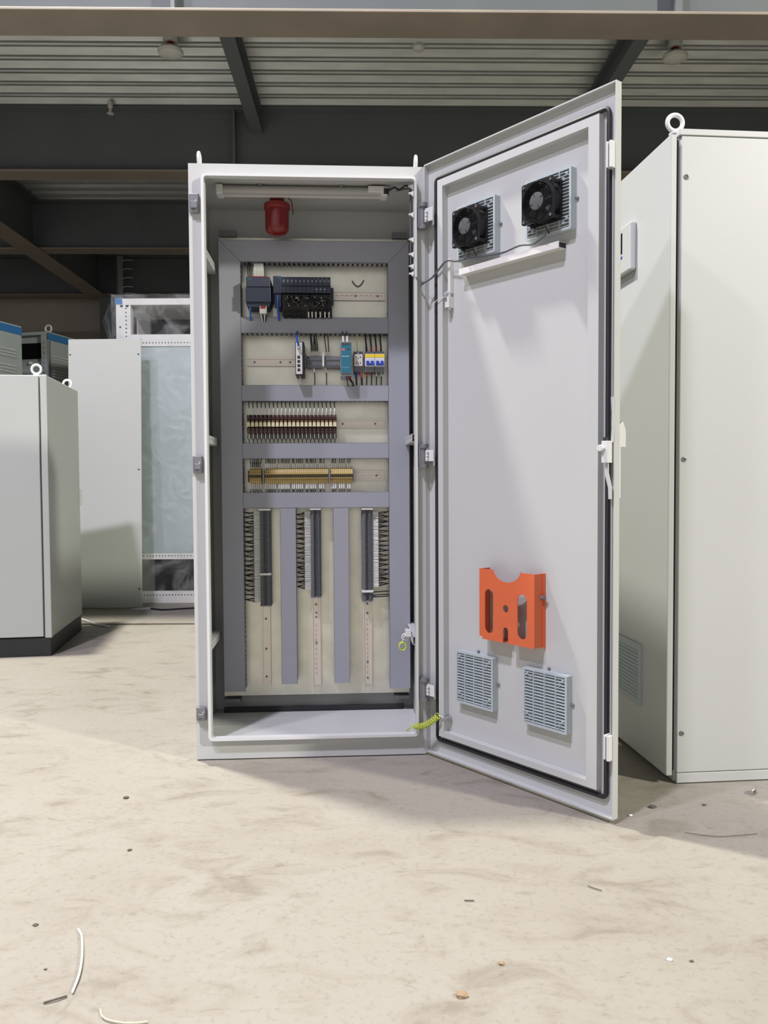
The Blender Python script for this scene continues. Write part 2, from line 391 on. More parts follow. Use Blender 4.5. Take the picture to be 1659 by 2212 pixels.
# wiring ducts: each has a slotted body and a lid
YF, YB = .290, .358
def wiring_duct(x0, x1, z0, z1, axis, mit=None):
    b = MB(); p = .0182; fw_ = .0118
    if axis == 'z':
        b.box(x0 + .002, x1 - .002, .355, YB, z0, z1)
        for s in (x0 + .001, x1 - .003):
            b.box(s, s + .002, .346, .356, z0, z1)
            z = z0 + .004
            while z < z1 - fw_: b.box(s, s + .002, YF + .009, .346, z, z + fw_); z += p
    else:
        b.box(x0, x1, .355, YB, z0 + .002, z1 - .002)
        for s in (z0 + .001, z1 - .003):
            b.box(x0, x1, .346, .356, s, s + .002)
            x = x0 + .004
            while x < x1 - fw_: b.box(x, x + fw_, YF + .009, .346, s, s + .002); x += p
    body = part('wiring_duct', b, 'duct', cab)
    part('duct_filling', MB().box(x0 + .006, x1 - .006, .30, .35, z0 + .006, z1 - .006), 'wire', body, label='dark bundled wires inside the slotted duct')
    l = MB()
    if mit: l.prism(mit, 'y', YF, YF + .003)
    else: l.box(x0, x1, YF, YF + .003, z0, z1)
    if axis == 'z':
        l.box(x0, x0 + .0015, YF, YF + .012, z0, z1 if not mit else min(z1, 1.75)); l.box(x1 - .0015, x1, YF, YF + .012, z0, z1 if not mit else min(z1, 1.75))
    else:
        l.box(x0 + (.08 if mit else 0), x1 - (.08 if mit else 0), YF, YF + .012, z0, z0 + .0015); l.box(x0, x1, YF, YF + .012, z1 - .0015, z1)
    part('duct_lid', l, 'duct', body)
e = .0007
L0, L1, R0, R1, T0, T1, B0 = .057, .1355, .679, .757, 1.754, 1.833, .160
wiring_duct(L0, L1, B0, T1, 'z', [(L0, B0), (L1, B0), (L1, T0 - e), (L0, T1 - e)])
wiring_duct(R0, R1, B0, T1, 'z', [(R0, B0), (R1, B0), (R1, T1 - e), (R0, T0 - e)])
wiring_duct(L0 + e, R1 - e, T0, T1, 'x', [(L0 + e, T1), (L1 + e, T0), (R0 - e, T0), (R1 - e, T1)])
for z0, z1 in ((1.494, 1.553), (1.244, 1.303), (1.031, 1.089), (.847, .906)): wiring_duct(L1 + e, R0 - e, z0, z1, 'x')
for x0, x1 in ((.2715, .3305), (.4695, .5275)): wiring_duct(x0, x1, .185, .847 - e, 'z')
# DIN rails
def din_h(x0, x1, z0, z1, holes):
    h = [hslot(x - .006, x + .006, (z0 + z1) / 2, .0022) for x in holes]
    r = part('din_rail', plate(rect(x0, x1, z0 + .004, z1 - .004), h, .3555, .3570, 'rail'), None, cab)
    b = MB()
    for a, c in ((z0, z0 + .005), (z1 - .005, z1)): b.box(x0, x1, .349, .3505, a, c)
    b.box(x0, x1, .3505, .357, z0 + .004, z0 + .0055); b.box(x0, x1, .3505, .357, z1 - .0055, z1 - .004)
    part('rail_edge', b, 'rail', r); return r
def din_v(x0, x1, z0, z1, holes, screws):
    h = [slot((x0 + x1) / 2, z - .006, z + .006, .0022) for z in holes]
    r = part('din_rail', plate(rect(x0 + .004, x1 - .004, z0, z1), h, .3555, .3570, 'rail'), None, cab)
    b = MB()
    for a, c in ((x0, x0 + .005), (x1 - .005, x1)): b.box(a, c, .349, .3505, z0, z1)
    b.box(x0 + .004, x0 + .0055, .3505, .357, z0, z1); b.box(x1 - .0055, x1 - .004, .3505, .357, z0, z1)
    part('rail_edge', b, 'rail', r)
    for z in screws: part('screw', MB().lathe(((x0 + x1) / 2, .3555, z), [(.0045, 0), (.0042, -.0025), (.002, -.003)], 12, 'y'), 'hinge', r)
    return r
def screws_h(r, zs, xs):
    for x in xs: part('screw', MB().lathe((x, .3555, zs), [(.004, 0), (.0038, -.0025), (.002, -.003)], 12, 'y'), 'hinge', r)
fr_ = lambda a, b, s: [a + s * i for i in range(int((b - a) / s) + 1)]
r = din_h(.145, .671, 1.629, 1.664, fr_(.49, .665, .0185)); screws_h(r, 1.6465, [.560, .644])
r = din_h(.150, .671, 1.381, 1.412, []); screws_h(r, 1.3965, [.178, .275, .311])
r = din_h(.145, .669, 1.148, 1.180, []); screws_h(r, 1.164, [.508, .632])
r = din_h(.150, .667, .948, .985, fr_(.575, .66, .0195)); screws_h(r, .9665, [.636])
din_v(.193, .227, .165, .842, [], [.422, .307, .20])
din_v(.384, .418, .165, .842, fr_(.21, .42, .0185)[:11], [.475, .443, .427, .327])
din_v(.580, .614, .163, .842, fr_(.21, .42, .0185), [.475, .438, .251, .188])
# side rails on the inner walls, with a row of slots
def side_rail(x, zc, s):
    h = [hslot(.05 + .026 * k, .064 + .026 * k, zc, .004) for k in range(10)]
    T = Matrix(((0, 1, 0, 0), (1, 0, 0, 0), (0, 0, 1, 0), (0, 0, 0, 1)))
    r = part('side_rail', plate(rect(.03, .335, zc - .014, zc + .014), h, x, x + .002, 'paint', T), None, cab)
    part('rail_lip', MB().box(min(x, x + s * .03), max(x, x + s * .03), .03, .335, zc + .012, zc + .014).box(min(x, x + s * .03), max(x, x + s * .03), .03, .335, zc - .014, zc - .012), 'paint', r)
for z in (1.733, 1.094, .372): side_rail(.040, z, -1)
for z in (1.094, .392): side_rail(.7415, z, 1)
# strike plates for the lock rods on the left frame
for z0, z1 in ((1.835, 1.898), (.976, 1.034), (.140, .186)):
    sp = part('strike_plate', MB().box(.004, .036, -.014, 0, z0, z1), 'hinge', cab, bevel=.003)
    part('keeper', MB().box(.010, .030, -.024, -.014, z0 + .012, z0 + (z1 - z0) * .55), 'gterm', sp, bevel=.002)
    part('screw', MB().lathe((.026, -.014, (z0 + z1) / 2 + .006), [(.005, 0), (.004, -.003)], 12, 'y'), 'steel', sp)
# hinges on the right
for z0, z1 in ((1.786, 1.872), (.990, 1.070), (.194, .275)):
    hg = part('hinge', MB().cyl((.776, -.022, z0 + .012), (.776, -.022, z1 - .012), .0095, 14).box(.760, .778, -.020, 0, z0 + .006, z1 - .006), 'hinge', cab, smooth=True)
    for a in (z0, z1 - .013): part('knuckle', MB().cyl((.778, -.024, a), (.778, -.024, a + .013), .0145, 16), 'hinge', hg, smooth=True)
    part('leaf', MB().quad8([(.782, -.030, z0 + .022), (.806, -.056, z0 + .022), (.808, -.054, z0 + .022), (.784, -.028, z0 + .022), (.782, -.030, z1 - .02), (.806, -.056, z1 - .02), (.808, -.054, z1 - .02), (.784, -.028, z1 - .02)]), 'white', hg, label='white hinge leaf bolted to the door')
    for k in range(3): part('bolt', MB().cyl((.788, -.034, z0 + .030 + .012 * k), (.784, -.045, z0 + .030 + .012 * k), .0045, 10), 'white', hg)
# eye bolts on the roof
for x in (.030, .760):
    eb = part('eye_bolt', MB().ring((x, .045, 2.030), .0205, .0055, 'x', 30, 10), 'white', cab, smooth=True)
    part('shank', MB().lathe((x, .045, 2.0), [(.016, 0), (.016, .004), (.009, .008), (.007, .014)], 16), 'white', eb, smooth=True)

# ---------------- the open door
DA = .05919 - .94782
DOOR = Frame(CAB.world((.7835, 0, 0)), DA)   # x along the door, y = -n (the inside looks to -y)
door = bpy.data.objects.new('door', MB().box(.002, .7636, .0185, .021, .0144, 2.0054).mesh('door', 'paint')); C.objects.link(door)
door.parent = cab; door.location = (.7835, 0, 0); door.rotation_euler = (0, 0, -.94782); _org[door.name] = Vector((0, 0, 0)); door['label'] = 'light grey door swung wide open, its inside showing'
Z0, Z1, S1 = .0144, 2.0054, .7636
part('return_flange', plate(rect(.0, S1 + .001, Z0 - .001, Z1 + .001), [rect(.003, S1 - .003, Z0 + .003, Z1 - .003)], 0, .0215, 'paint'), None, door, bevel=.0015)
part('stiffening_frame', plate(rect(.072, .714, .085, 1.934), [rect(.096, .678, .104, 1.910)], -.006, .0185, 'paint'), None, door, bevel=.002)
gs = MB(); gp = [(x, .010, z) for x, z in rrect(.0495, .7345, .0655, 1.9465, .014, 6)]
part('gasket', gs.tube(gp, .0068, 8, closed=True), 'rubber', door, smooth=True, label='black rubber door gasket')
# lock rods
part('lock_rod', MB().box(.7545, .7625, .004, .008, 1.09, 1.80).box(.7545, .7565, -.002, .004, 1.09, 1.80), 'paint', door)
part('lock_rod', MB().box(.7545, .7625, .004, .008, .23, .93).box(.7545, .7565, -.002, .004, .23, .93), 'paint', door)
part('rod_crank', MB().prism([(.752, 1.17), (.762, 1.17), (.764, 1.11), (.762, 1.05), (.752, 1.04), (.756, 1.10)], 'y', -.002, .004), 'paint', door)
part('rod_crank', MB().prism([(.742, .995), (.752, .995), (.752, .965), (.762, .925), (.762, .895), (.753, .895), (.752, .925), (.742, .960)], 'y', -.012, -.008), 'paint', door)
lk = MB().box(.737, .757, -.022, .016, .993, 1.052).cyl((.738, -.022, 1.033), (.738, -.032, 1.033), .009, 16).cyl((.744, -.022, 1.033), (.744, -.028, 1.033), .006, 14)
part('lock_case', lk, 'white', door, bevel=.001)
part('lock_stub', MB().box(.740, .749, -.018, .0, 1.052, 1.062), 'dark', door)
for z in (1.813, .215):
    part('rod_guide', MB().box(.742, .748, -.014, .018, z - .034, z + .034).box(.753, .761, -.016, .018, z - .036, z + .034), 'white', door, bevel=.001)
    part('roller', MB().cyl((.751, -.008, z - .03), (.751, -.008, z + .026), .005, 10), 'hinge', door)
# outside: swing handle and its plate
part('handle_plate', MB().box(.722, .7600, .021, .036, .895, 1.085), 'white', door, bevel=.004)
part('swing_handle', MB().prism([(.021, 1.100), (.040, 1.100), (.050, 1.108), (.064, 1.082), (.064, 1.035), (.036, 1.035), (.036, .93), (.021, .93)], 'x', .728, .756), 'white', door, bevel=.003)
# channel, screw holes and earth stud on the inside
ch = part('cable_channel', MB().box(.181, .583, .000, .0185, 1.604, 1.622).box(.181, .583, -.010, .000, 1.604, 1.6065).box(.181, .583, -.010, .000, 1.6195, 1.622), 'offwhite', door, bevel=.001, label='white strip channel under the two fans')
part('channel_end', MB().box(.5832, .5838, -.0085, .017, 1.606, 1.620), 'dark', ch)
part('channel_lid', MB().box(.180, .5825, -.0135, -.0105, 1.6035, 1.6225), 'offwhite', ch)
part('cable_channel', MB().box(.112, .124, .002, .0185, 1.56, 1.672), 'offwhite', door, bevel=.001, label='short white upright cable channel beside the left fan')
part('earth_stud', MB().cyl((.106, .018, .153), (.106, -.018, .153), .004, 12).lathe((.106, .010, .153), [(.009, 0), (.009, -.005), (.0075, -.007)], 6, 'y'), 'steel', door)

# ================================================================== THINGS ON THE DOOR
def vent_unit(x0, x1, z0, z1, name, label, cat, group, fan=False):
    t = thing(name, label, cat, DOOR, ((x0 + x1) / 2, .0185, z0), group)
    yf = -.006
    fr = plate(rrect(x0, x1, z0, z1, .004, 3), [rect(x0 + .007, x1 - .007, z0 + .007, z1 - .007)], yf, .0185, 'filt')
    part('frame', fr, None, t, bevel=.0012)
    part('filter_mat', MB().box(x0 + .006, x1 - .006, .008, .012, z0 + .006, z1 - .006), 'paintg', t)
    n = 17; zs = (z1 - z0 - .014) / n; me = None
    for k in range(n):
        z = z0 + .007 + zs * (k + .5)
        if me is None:
            first = part('slat', MB().quad8([(x0 + .006, yf + .001, z - .0022), (x1 - .006, yf + .001, z - .0022), (x1 - .006, yf + .010, z + .0008), (x0 + .006, yf + .010, z + .0008),
                                       (x0 + .006, yf + .001, z - .0002), (x1 - .006, yf + .001, z - .0002), (x1 - .006, yf + .010, z + .0030), (x0 + .006, yf + .010, z + .0030)]), 'filt', t); me = first; za = z
        else:
            c = first.copy(); C.objects.link(c); c.location.z = z - za
    for k in (1, 2, 3):
        x = x0 + (x1 - x0) * k / 4; part('divider', MB().box(x - .0013, x + .0013, yf - .0006, .008, z0 + .007, z1 - .007), 'filt', t)
    for sx in (.13, .87):
        for sz in (.16, .86):
            for d in (-.006, .006):
                part('screw_boss', MB().lathe((x0 + (x1 - x0) * sx + d, yf + .006, z0 + (z1 - z0) * sz - d * (1 if sx < .5 else -1)), [(.0042, 0), (.0042, -.0066), (.002, -.0068), (.0016, -.004)], 10, 'y'), 'filt', t)
    for (x, z) in ((x0 + .003, (z0 + z1) / 2), (x1 + .005, (z0 + z1) / 2), ((x0 + x1) / 2, z1 + .005)):
        part('clip_screw', MB().lathe((x, .0185, z), [(.0042, 0), (.0042, -.006), (.002, -.0075)], 10, 'y'), 'hinge', t)
    if fan:
        cx, cz = (x0 + x1) / 2 - .004, (z0 + z1) / 2 + .002; h = .0575; ya, yb = -.0475, -.006
        part('fan_housing', plate(rrect(cx - h, cx + h, cz - h, cz + h, .006, 4), [circle(cx, cz, .0535, 36)], ya, ya + .007, 'black'), None, t, bevel=.001)
        part('fan_housing', plate(rrect(cx - h, cx + h, cz - h, cz + h, .006, 4), [circle(cx, cz, .0535, 36)], yb - .006, yb, 'black'), None, t)
        part('fan_barrel', plate(circle(cx, cz, .0568, 40), [circle(cx, cz, .0535, 40)], ya + .006, yb - .005, 'black'), None, t)
        for sx in (-1, 1):
            for sz in (-1, 1):
                part('bolt', MB().lathe((cx + sx * .049, ya, cz + sz * .049), [(.0045, 0), (.0045, -.003), (.003, -.005)], 10, 'y'), 'steel', t)
                part('corner_post', MB().cyl((cx + sx * .049, ya + .006, cz + sz * .049), (cx + sx * .049, yb - .004, cz + sz * .049), .006, 10), 'black', t)
        hub = part('fan_rotor', MB().lathe((cx, ya + .006, cz), [(.019, .022), (.019, 0), (.017, -.002)], 24, 'y'), 'plc2', t, smooth=True)
        for k in range(7):
            a = 2 * PI * k / 7; pts = []
            for (rr, da, yy) in ((.018, 0, .010), (.051, .12, .008), (.051, .62, .026), (.018, .55, .024)):
                pts.append((cx + rr * math.cos(a + da), ya + yy, cz + rr * math.sin(a + da)))
            part('blade', MB().quad8(pts + [(p[0], p[1] + .0015, p[2]) for p in pts]), 'black', hub)
        gd = MB()
        for k in range(6): gd.ring((cx, ya - .003, cz), .0285 + .0049 * k, .0009, 'y', 36, 5)
        guard = part('finger_guard', gd, M['guard'], t, smooth=True)
        for k in range(4):
            a = PI / 4 + k * PI / 2 - .35; c_, s_ = math.cos(a), math.sin(a)
            part('spoke', MB().tube([(cx + .015 * c_, ya - .0035, cz + .015 * s_), (cx + .060 * c_ * .93, ya - .0035, cz + .060 * s_ * .93)], .0011, 6), M['guard'], guard)
        part('guard_disc', MB().lathe((cx, ya - .002, cz), [(.0248, .001), (.0248, -.0012), (.021, -.0018)], 30, 'y'), 'disc', guard, smooth=True, label='grey centre disc')
        part('lead', MB().tube([(cx - .02, yb - .02, cz - h + .004), (cx - .022, yb - .024, cz - h - .012), (cx - .002, yb - .026, cz - h - .016), (cx + .012, yb - .018, cz - h - .012), (cx + .014, yb - .006, cz - h - .03)], .0022, 6), 'wire', t, smooth=True)
    return t
M['disc'] = mat('grey_disc', (.085, .087, .095), .5, noise=.05)
M['guard'] = mat('black_wire_guard', (.03, .03, .034), .22, .6, noise=.1)
vent_unit(.164, .330, 1.648, 1.823, 'fan_unit', 'black fan on a pale grille, upper left on the open door, nearer the hinges', 'fan', 'fans on the open door', True)
vent_unit(.453, .620, 1.650, 1.824, 'fan_unit', 'black fan on a pale grille, upper right on the open door, nearer the free edge', 'fan', 'fans on the open door', True)
vent_unit(.154, .320, .219, .390, 'filter_grille', 'pale slatted filter grille low on the open door, nearer the hinges', 'vent', 'filter grilles on the open door')
vent_unit(.444, .610, .214, .385, 'filter_grille', 'pale slatted filter grille low on the open door, nearer the free edge', 'vent', 'filter grilles on the open door')

# orange document holder
hx0, hx1, hz0, hz1, hy = .284, .508, .451, .671, -.028
dh = thing('document_holder', 'orange sheet metal document holder with slots and a scooped top on the open door', 'document holder', DOOR, ((hx0 + hx1) / 2, .0185, hz0))
cut = [(hx1, hz0), (hx1, hz1), (.453, hz1)] + [(.398 + .057 * math.cos(a), hz1 + .008 - .042 * math.sin(a)) for a in [PI * (.04 + .92 * k / 16) for k in range(17)]] + [(.341, hz1), (hx0, hz1), (hx0, hz0 + .008), (hx0 + .012, hz0 + .008), (hx0 + .012, hz0)]
nt_ = [(.384, hz0 - .01), (.405, hz0 - .01), (.405, .49)] + circle(.3945, .489, .0105, 8, 0, PI, True) + [(.384, .488)]
outer = [(hx0 + .012, hz0), (.384, hz0), (.384, .489)] + list(reversed(circle(.3945, .489, .0105, 8, 0, PI, True))) + [(.405, hz0)] + cut[:-1]
part('front_plate', plate(outer, [slot(.3255, .473, .610, .0175), slot(.461, .473, .607, .0185), circle(.3945, .5565, .0115, 18)], hy, hy + .002, 'orange'), None, dh)
part('side_plate', MB().box(hx1 - .002, hx1, hy + .002, .018, hz0, hz1), 'orange', dh, bevel=.001)
part('side_plate', MB().box(hx0, hx0 + .002, hy + .002, .018, hz0 + .008, hz1), 'orange', dh)
part('bottom_plate', MB().box(hx0 + .012, .384, hy + .002, .018, hz0, hz0 + .002).box(.405, hx1 - .002, hy + .002, .018, hz0, hz0 + .002), 'orange', dh)
part('mounting_flange', MB().box(hx1, hx1 + .004, .012, .0185, hz0 - .004, hz1), 'orange', dh)
part('screw', MB().cyl((hx1, .004, .60), (hx1 + .010, .004, .60), .0065, 12).cyl((hx1 + .010, .004, .60), (hx1 + .016, .004, .60), .0035, 10), 'hinge', dh)
# small switch and its leads
sw = thing('limit_switch', 'small clear and white switch block on the open door below the left fan', 'switch', DOOR, (.113, .0185, 1.506))
part('body', MB().box(.104, .124, -.004, .0185, 1.512, 1.548), 'offwhite', sw, bevel=.0015)
part('lug', MB().box(.108, .121, -.006, .008, 1.504, 1.513), 'steel', sw); part('terminal', MB().box(.107, .116, -.007, -.004, 1.535, 1.546), 'steel', sw)
part('lead', MB().tube([(.111, -.005, 1.545), (.112, -.012, 1.556), (.117, .0, 1.566)], .0016, 6), 'sleeve', sw)
part('lead', MB().tube([(.106, -.006, 1.548), (.085, -.014, 1.546), (.058, -.012, 1.532), (.042, -.004, 1.523)], .0012, 6), 'sleeve', sw)
# grey cable: from the fans over the hinge side into the cabinet
def d2c(s, y, z):
    p = DOOR.world((s, y, z)); return tuple(Matrix.Rotation(-CAB.a, 3, 'Z') @ (p - CAB.o))
pts = [d2c(.548, -.028, 1.644), d2c(.49, -.014, 1.634), d2c(.44, -.016, 1.640), d2c(.37, -.014, 1.634), d2c(.31, -.018, 1.638), d2c(.23, -.016, 1.646), d2c(.17, -.014, 1.650), d2c(.125, -.014, 1.660), d2c(.09, -.016, 1.640), d2c(.05, -.014, 1.618),
       d2c(.015, -.03, 1.602), (.775, -.040, 1.604), (.757, -.026, 1.622), (.746, .002, 1.645), (.7405, .02, 1.68), (.740, .022, 1.76), (.740, .022, 1.84), (.740, .022, 1.92), (.735, .06, 1.948), (.70, .10, 1.955)]
solo('fan_cable', MB().tube(spline(pts), .0032, 8), 'gwire', CAB, (.757, -.02, 1.60), 'thin grey cable sagging from the door fans across the hinges into the cabinet', 'cable', smooth=True)
clip0 = None
for k, z in enumerate((1.935, 1.912, 1.842, 1.759, 1.710, 1.670, 1.645)):
    lab = 'white barbed clip on the right rim holding the grey cable, ' + ('topmost', 'second from the top', 'third from the top', 'middle one of seven', 'third from the bottom', 'second from the bottom', 'lowest')[k]
    b = MB().prism([(.7475, z - .011), (.7475, z + .007), (.742, z + .004), (.735, z + .0015), (.731, z + .001), (.731, z - .002), (.737, z - .003), (.743, z - .008)], 'y', -.006, .004)
    solo('cable_clip', b, 'offwhite', CAB, (.745, 0, z), lab, 'clip', 'cable clips down the right rim')
# coiled earth leads
def coil(path, r, turns, n=12):
    path = [Vector(p) for p in path]; m = turns * n; out = []; prev = None
    for i in range(m + 1):
        f = i / m * (len(path) - 1); k = min(int(f), len(path) - 2); q = path[k].lerp(path[k + 1], f - k); t = (path[k + 1] - path[k]).normalized()
        a = Vector((0, 0, 1)); a = (a - t * a.dot(t)).normalized(); b = t.cross(a); an = 2 * PI * i / n
        out.append(q + (a * math.cos(an) + b * math.sin(an)) * r)
    return out
p0, p1 = Vector((.742, -.024, .108)), Vector(d2c(.085, -.020, .160))
path = arc(p0, p1, .012, 10)
el = thing('earth_lead', 'coiled yellow green earth lead between the cabinet floor and the open door', 'earth lead', CAB, (.742, -.02, .1))
part('coil', MB().tube(coil(path, .0085, 14), .0022, 6), 'yg', el, smooth=True)
part('tail', MB().tube([tuple(p1), d2c(.093, -.015, .158), d2c(.104, -.008, .153)], .0018, 6), 'sleeve', el)
part('tail', MB().tube([tuple(p0), (.735, .0, .098), (.728, .03, .085), (.72, .05, .072)], .0022, 6), 'yg', el)
el = thing('earth_lead', 'rolled yellow green earth lead hanging from a clear clip on the right inner wall', 'earth lead', CAB, (.725, .08, .38))
cc = Vector((.712, .10, .360))
part('coil', MB().tube([cc + Vector((.012 * math.cos(a * .62), .008 * math.sin(a * .11), .014 * math.sin(a * .62))) for a in range(60)], .0026, 6), 'yg', el, smooth=True)
part('tail', MB().tube([(.712, .10, .373), (.716, .09, .395), (.728, .10, .405), (.739, .11, .40)], .0022, 6), 'sleeve', el)
part('clip', MB().box(.722, .7415, .09, .12, .395, .418).ring((.722, .10, .392), .012, .0025, 'y', 18, 6), 'offwhite', el)
# luminaire and red beacon under the roof
lu = thing('cabinet_light', 'slim white tube light fixed under the roof inside the open cabinet', 'light', CAB, (.37, .14, 1.978))
part('housing', MB().box(.078, .665, .120, .165, 1.945, 1.972), 'offwhite', lu, bevel=.004)
part('diffuser', MB().cyl((.095, .124, 1.956), (.640, .124, 1.956), .014, 14), 'diffuser', lu, smooth=True)
for x in (.074, .645): part('end_cap', MB().box(x, x + .024, .107, .166, 1.940, 1.973), 'offwhite', lu, bevel=.004)
for x in (.22, .50): part('bracket', MB().box(x, x + .012, .115, .17, 1.966, 1.978), 'hinge', lu)
part('lamp_socket', MB().box(.60, .655, .10, .135, 1.950, 1.970), 'sleeve', lu, bevel=.002); part('switch', MB().box(.655, .672, .10, .125, 1.945, 1.962), 'dark', lu)
part('lead', MB().tube(spline([(.668, .11, 1.955), (.69, .09, 1.962), (.705, .07, 1.948), (.725, .05, 1.955), (.735, .03, 1.945)]), .003, 6), 'wire', lu)
bx, by = .278, .20
be = thing('warning_beacon', 'round red warning beacon hanging under the cabinet roof', 'beacon', CAB, (bx, by, 1.978))
part('base', MB().lathe((bx, by, 1.978), [(.029, 0), (.029, -.018), (.026, -.02), (.026, -.034), (.031, -.038), (.044, -.046)], 28), 'redcap', be, smooth=True)
part('collar', MB().lathe((bx, by, 1.934), [(.0455, 0), (.047, -.006), (.047, -.016), (.0435, -.02)], 30), 'redcap', be, smooth=True)
part('lens', MB().lathe((bx, by, 1.915), [(.043, 0), (.0425, -.06), (.041, -.074), (.034, -.085), (.02, -.091), (.004, -.093)], 30), 'beaconr', be, smooth=True)
part('lead', MB().tube([(bx + .03, by, 1.965), (bx + .05, by + .02, 1.955), (bx + .055, by + .06, 1.925), (bx + .05, by + .10, 1.93)], .002, 6), 'redcap', be)

# ================================================================== DEVICES ON THE MOUNTING PLATE
PF = .3525                                   # devices clip onto the rails here
# controller
t = thing('controller', 'dark anthracite controller at the left end of the top rail', 'controller', CAB, (.205, .35, 1.58))
part('body', MB().prism([(.158, 1.600), (.160, 1.690), (.244, 1.690), (.249, 1.680), (.249, 1.605), (.240, 1.584), (.162, 1.584)], 'y', .262, PF), 'plc', t, bevel=.002)
part('upper_cover', MB().box(.160, .247, .252, .262, 1.655, 1.690), 'plc2', t, bevel=.002)
part('front_cover', MB().box(.158, .249, .250, .262, 1.600, 1.653), 'plc', t, bevel=.002)
part('name_mark', MB().box(.168, .180, .2515, .252, 1.681, 1.685), 'psu', t)
for k in range(3): part('status_light', MB().box(.219 + .008 * k, .222 + .008 * k, .2515, .252, 1.677, 1.680), 'gterm', t)
part('connector', MB().box(.207, .232, .258, .285, 1.560, 1.586), 'sleeve', t, bevel=.001); part('connector_key', MB().box(.211, .229, .256, .262, 1.577, 1.586), 'redw', t, label='red strip')
for k in range(4): part('wire', MB().tube([(.211 + .006 * k, .272, 1.562), (.212 + .006 * k, .275, 1.55), (.216 + .003 * k, .29, 1.535)], .002, 6), 'wire' if k % 2 else 'sleeve', t)
part('network_cable', MB().tube([(.171, .27, 1.592), (.172, .265, 1.575), (.173, .29, 1.54)], .0033, 8), 'bwire', t, label='blue cable')
for k in range(7): part('marker_sleeve', MB().tube([(.186 + .0055 * k, .285, 1.690), (.186 + .0055 * k, .282, 1.722), (.187 + .005 * k, .30, 1.75)], .0024, 6), 'sleeve', t)
part('plug_row', MB().box(.168, .235, .27, .30, 1.688, 1.697), 'redw', t)
for k in range(3): part('wire', MB().tube([(.165 + .006 * k, .28, 1.69), (.163 + .006 * k, .28, 1.73), (.162 + .004 * k, .30, 1.76)], .0017, 6), 'wire', t)
# module rack
t = thing('module_rack', 'long anthracite rack of narrow signal modules with black wiring on the top rail', 'controller', CAB, (.365, .35, 1.55))
part('rail_end', MB().box(.250, .262, .30, PF, 1.618, 1.668), 'plc', t, bevel=.001); part('rail_end', MB().box(.463, .477, .30, PF, 1.610, 1.664), 'plc2', t, bevel=.001)
hm = part('interface_module', MB().prism([(.252, 1.632), (.250, 1.692), (.252, 1.632)][:2] + [(.258, 1.640), (.258, 1.694), (.288, 1.694), (.288, 1.632)][::-1], 'y', .252, PF) if False else MB().box(.258, .288, .250, PF, 1.632, 1.694), 'plc', t, bevel=.002)
part('name_mark', MB().box(.272, .284, .2495, .250, 1.687, 1.691), 'psu', t)
part('interface_module', MB().box(.262, .286, .262, PF, 1.585, 1.632), 'plc2', t, bevel=.002)
nm = 12; pw = (.4665 - .2885) / nm
for k in range(nm):
    x = .2885 + pw * k
    mo = part('signal_module', MB().prism([(PF, 1.690), (PF, 1.640), (.250, 1.634), (.250, 1.655), (.254, 1.660), (.250, 1.665), (.250, 1.686), (.256, 1.692)], 'x', x + .0005, x + pw - .0005), 'plc', t)
    part('label_field', MB().box(x + .004, x + pw - .004, .2492, .250, 1.672, 1.680), 'gterm', mo)
    part('terminal_part', MB().box(x + .0006, x + pw - .0006, .268, PF, 1.560, 1.632), 'wire', mo)
    if k in (8, 9, 10): part('status_light', MB().box(x + .006, x + .010, .2492, .250, 1.645, 1.648), 'ledw', mo)
wb = MB()
for k in range(84):
    x = .303 + .160 * rnd.random(); a = rnd.random(); x2 = x + rnd.uniform(-.014, .014); z = 1.628 - .03 * a
    wb.tube([(x, .27, z), (x + .002, .252 - .008 * rnd.random(), z - .010), (x2, .256, 1.575), (x2, .285, 1.548)], .0021, 5)
part('wire_bundle', wb, 'wire', t, kind='stuff')
wb = MB()
for k in range(40):
    x = .303 + .160 * rnd.random(); z = 1.624 - .035 * rnd.random()
    wb.tube([(x, .258, z), (x + rnd.uniform(-.003, .003), .247, z - .006)], .0012, 5)
part('ferrule', wb, 'sleeve', t, kind='stuff', label='pale wire ends in the black bundle')
for x in (.385, .398, .412, .428, .445, .46): part('marker_sleeve', MB().tube([(x, .262, 1.568), (x, .275, 1.55)], .0026, 6), 'sleeve', t)
part('network_cable', MB().tube([(.272, .262, 1.628), (.272, .255, 1.60), (.275, .262, 1.565), (.277, .285, 1.54)], .0042, 8), 'bwire', t, smooth=True, label='blue cable')
for k in range(3): part('marker_sleeve', MB().tube([(.256 + .005 * k, .29, 1.585), (.258 + .005 * k, .29, 1.555)], .0022, 6), 'sleeve', t)
solo('cable_tail', MB().tube(arc((.548, .354, 1.703), (.592, .354, 1.706), .022, 10), .0022, 6), 'gwire', CAB, (.57, .354, 1.69), 'short curved grey wire tail lying on the bare plate above the top rail', 'wire', smooth=True)

# row two
t = thing('network_switch', 'narrow white and black network switch with four ports on the second rail', 'network switch', CAB, (.35, .35, 1.33))
part('body', MB().box(.336, .368, .246, PF, 1.335, 1.456), 'black', t, bevel=.001)
part('front_plate', MB().box(.3385, .3615, .243, .246, 1.338, 1.453), 'offwhite', t, bevel=.001)
for k in range(4): part('port', MB().box(.3435, .3535, .2425, .2435, 1.348 + .0153 * k, 1.3585 + .0153 * k), 'dark', t)
part('port', MB().box(.343, .354, .2425, .2435, 1.428, 1.440), 'hinge', t)
part('plug', MB().box(.344, .353, .230, .243, 1.429, 1.439), 'filt', t)
part('network_cable', MB().tube([(.3485, .232, 1.438), (.345, .23, 1.455), (.339, .255, 1.478), (.343, .285, 1.498)], .0034, 8), 'bwire', t, smooth=True, label='bright blue cable plugged in at the top')
part('lead', MB().tube([(.351, .29, 1.337), (.352, .29, 1.315), (.351, .30, 1.30)], .002, 6), 'sleeve', t)
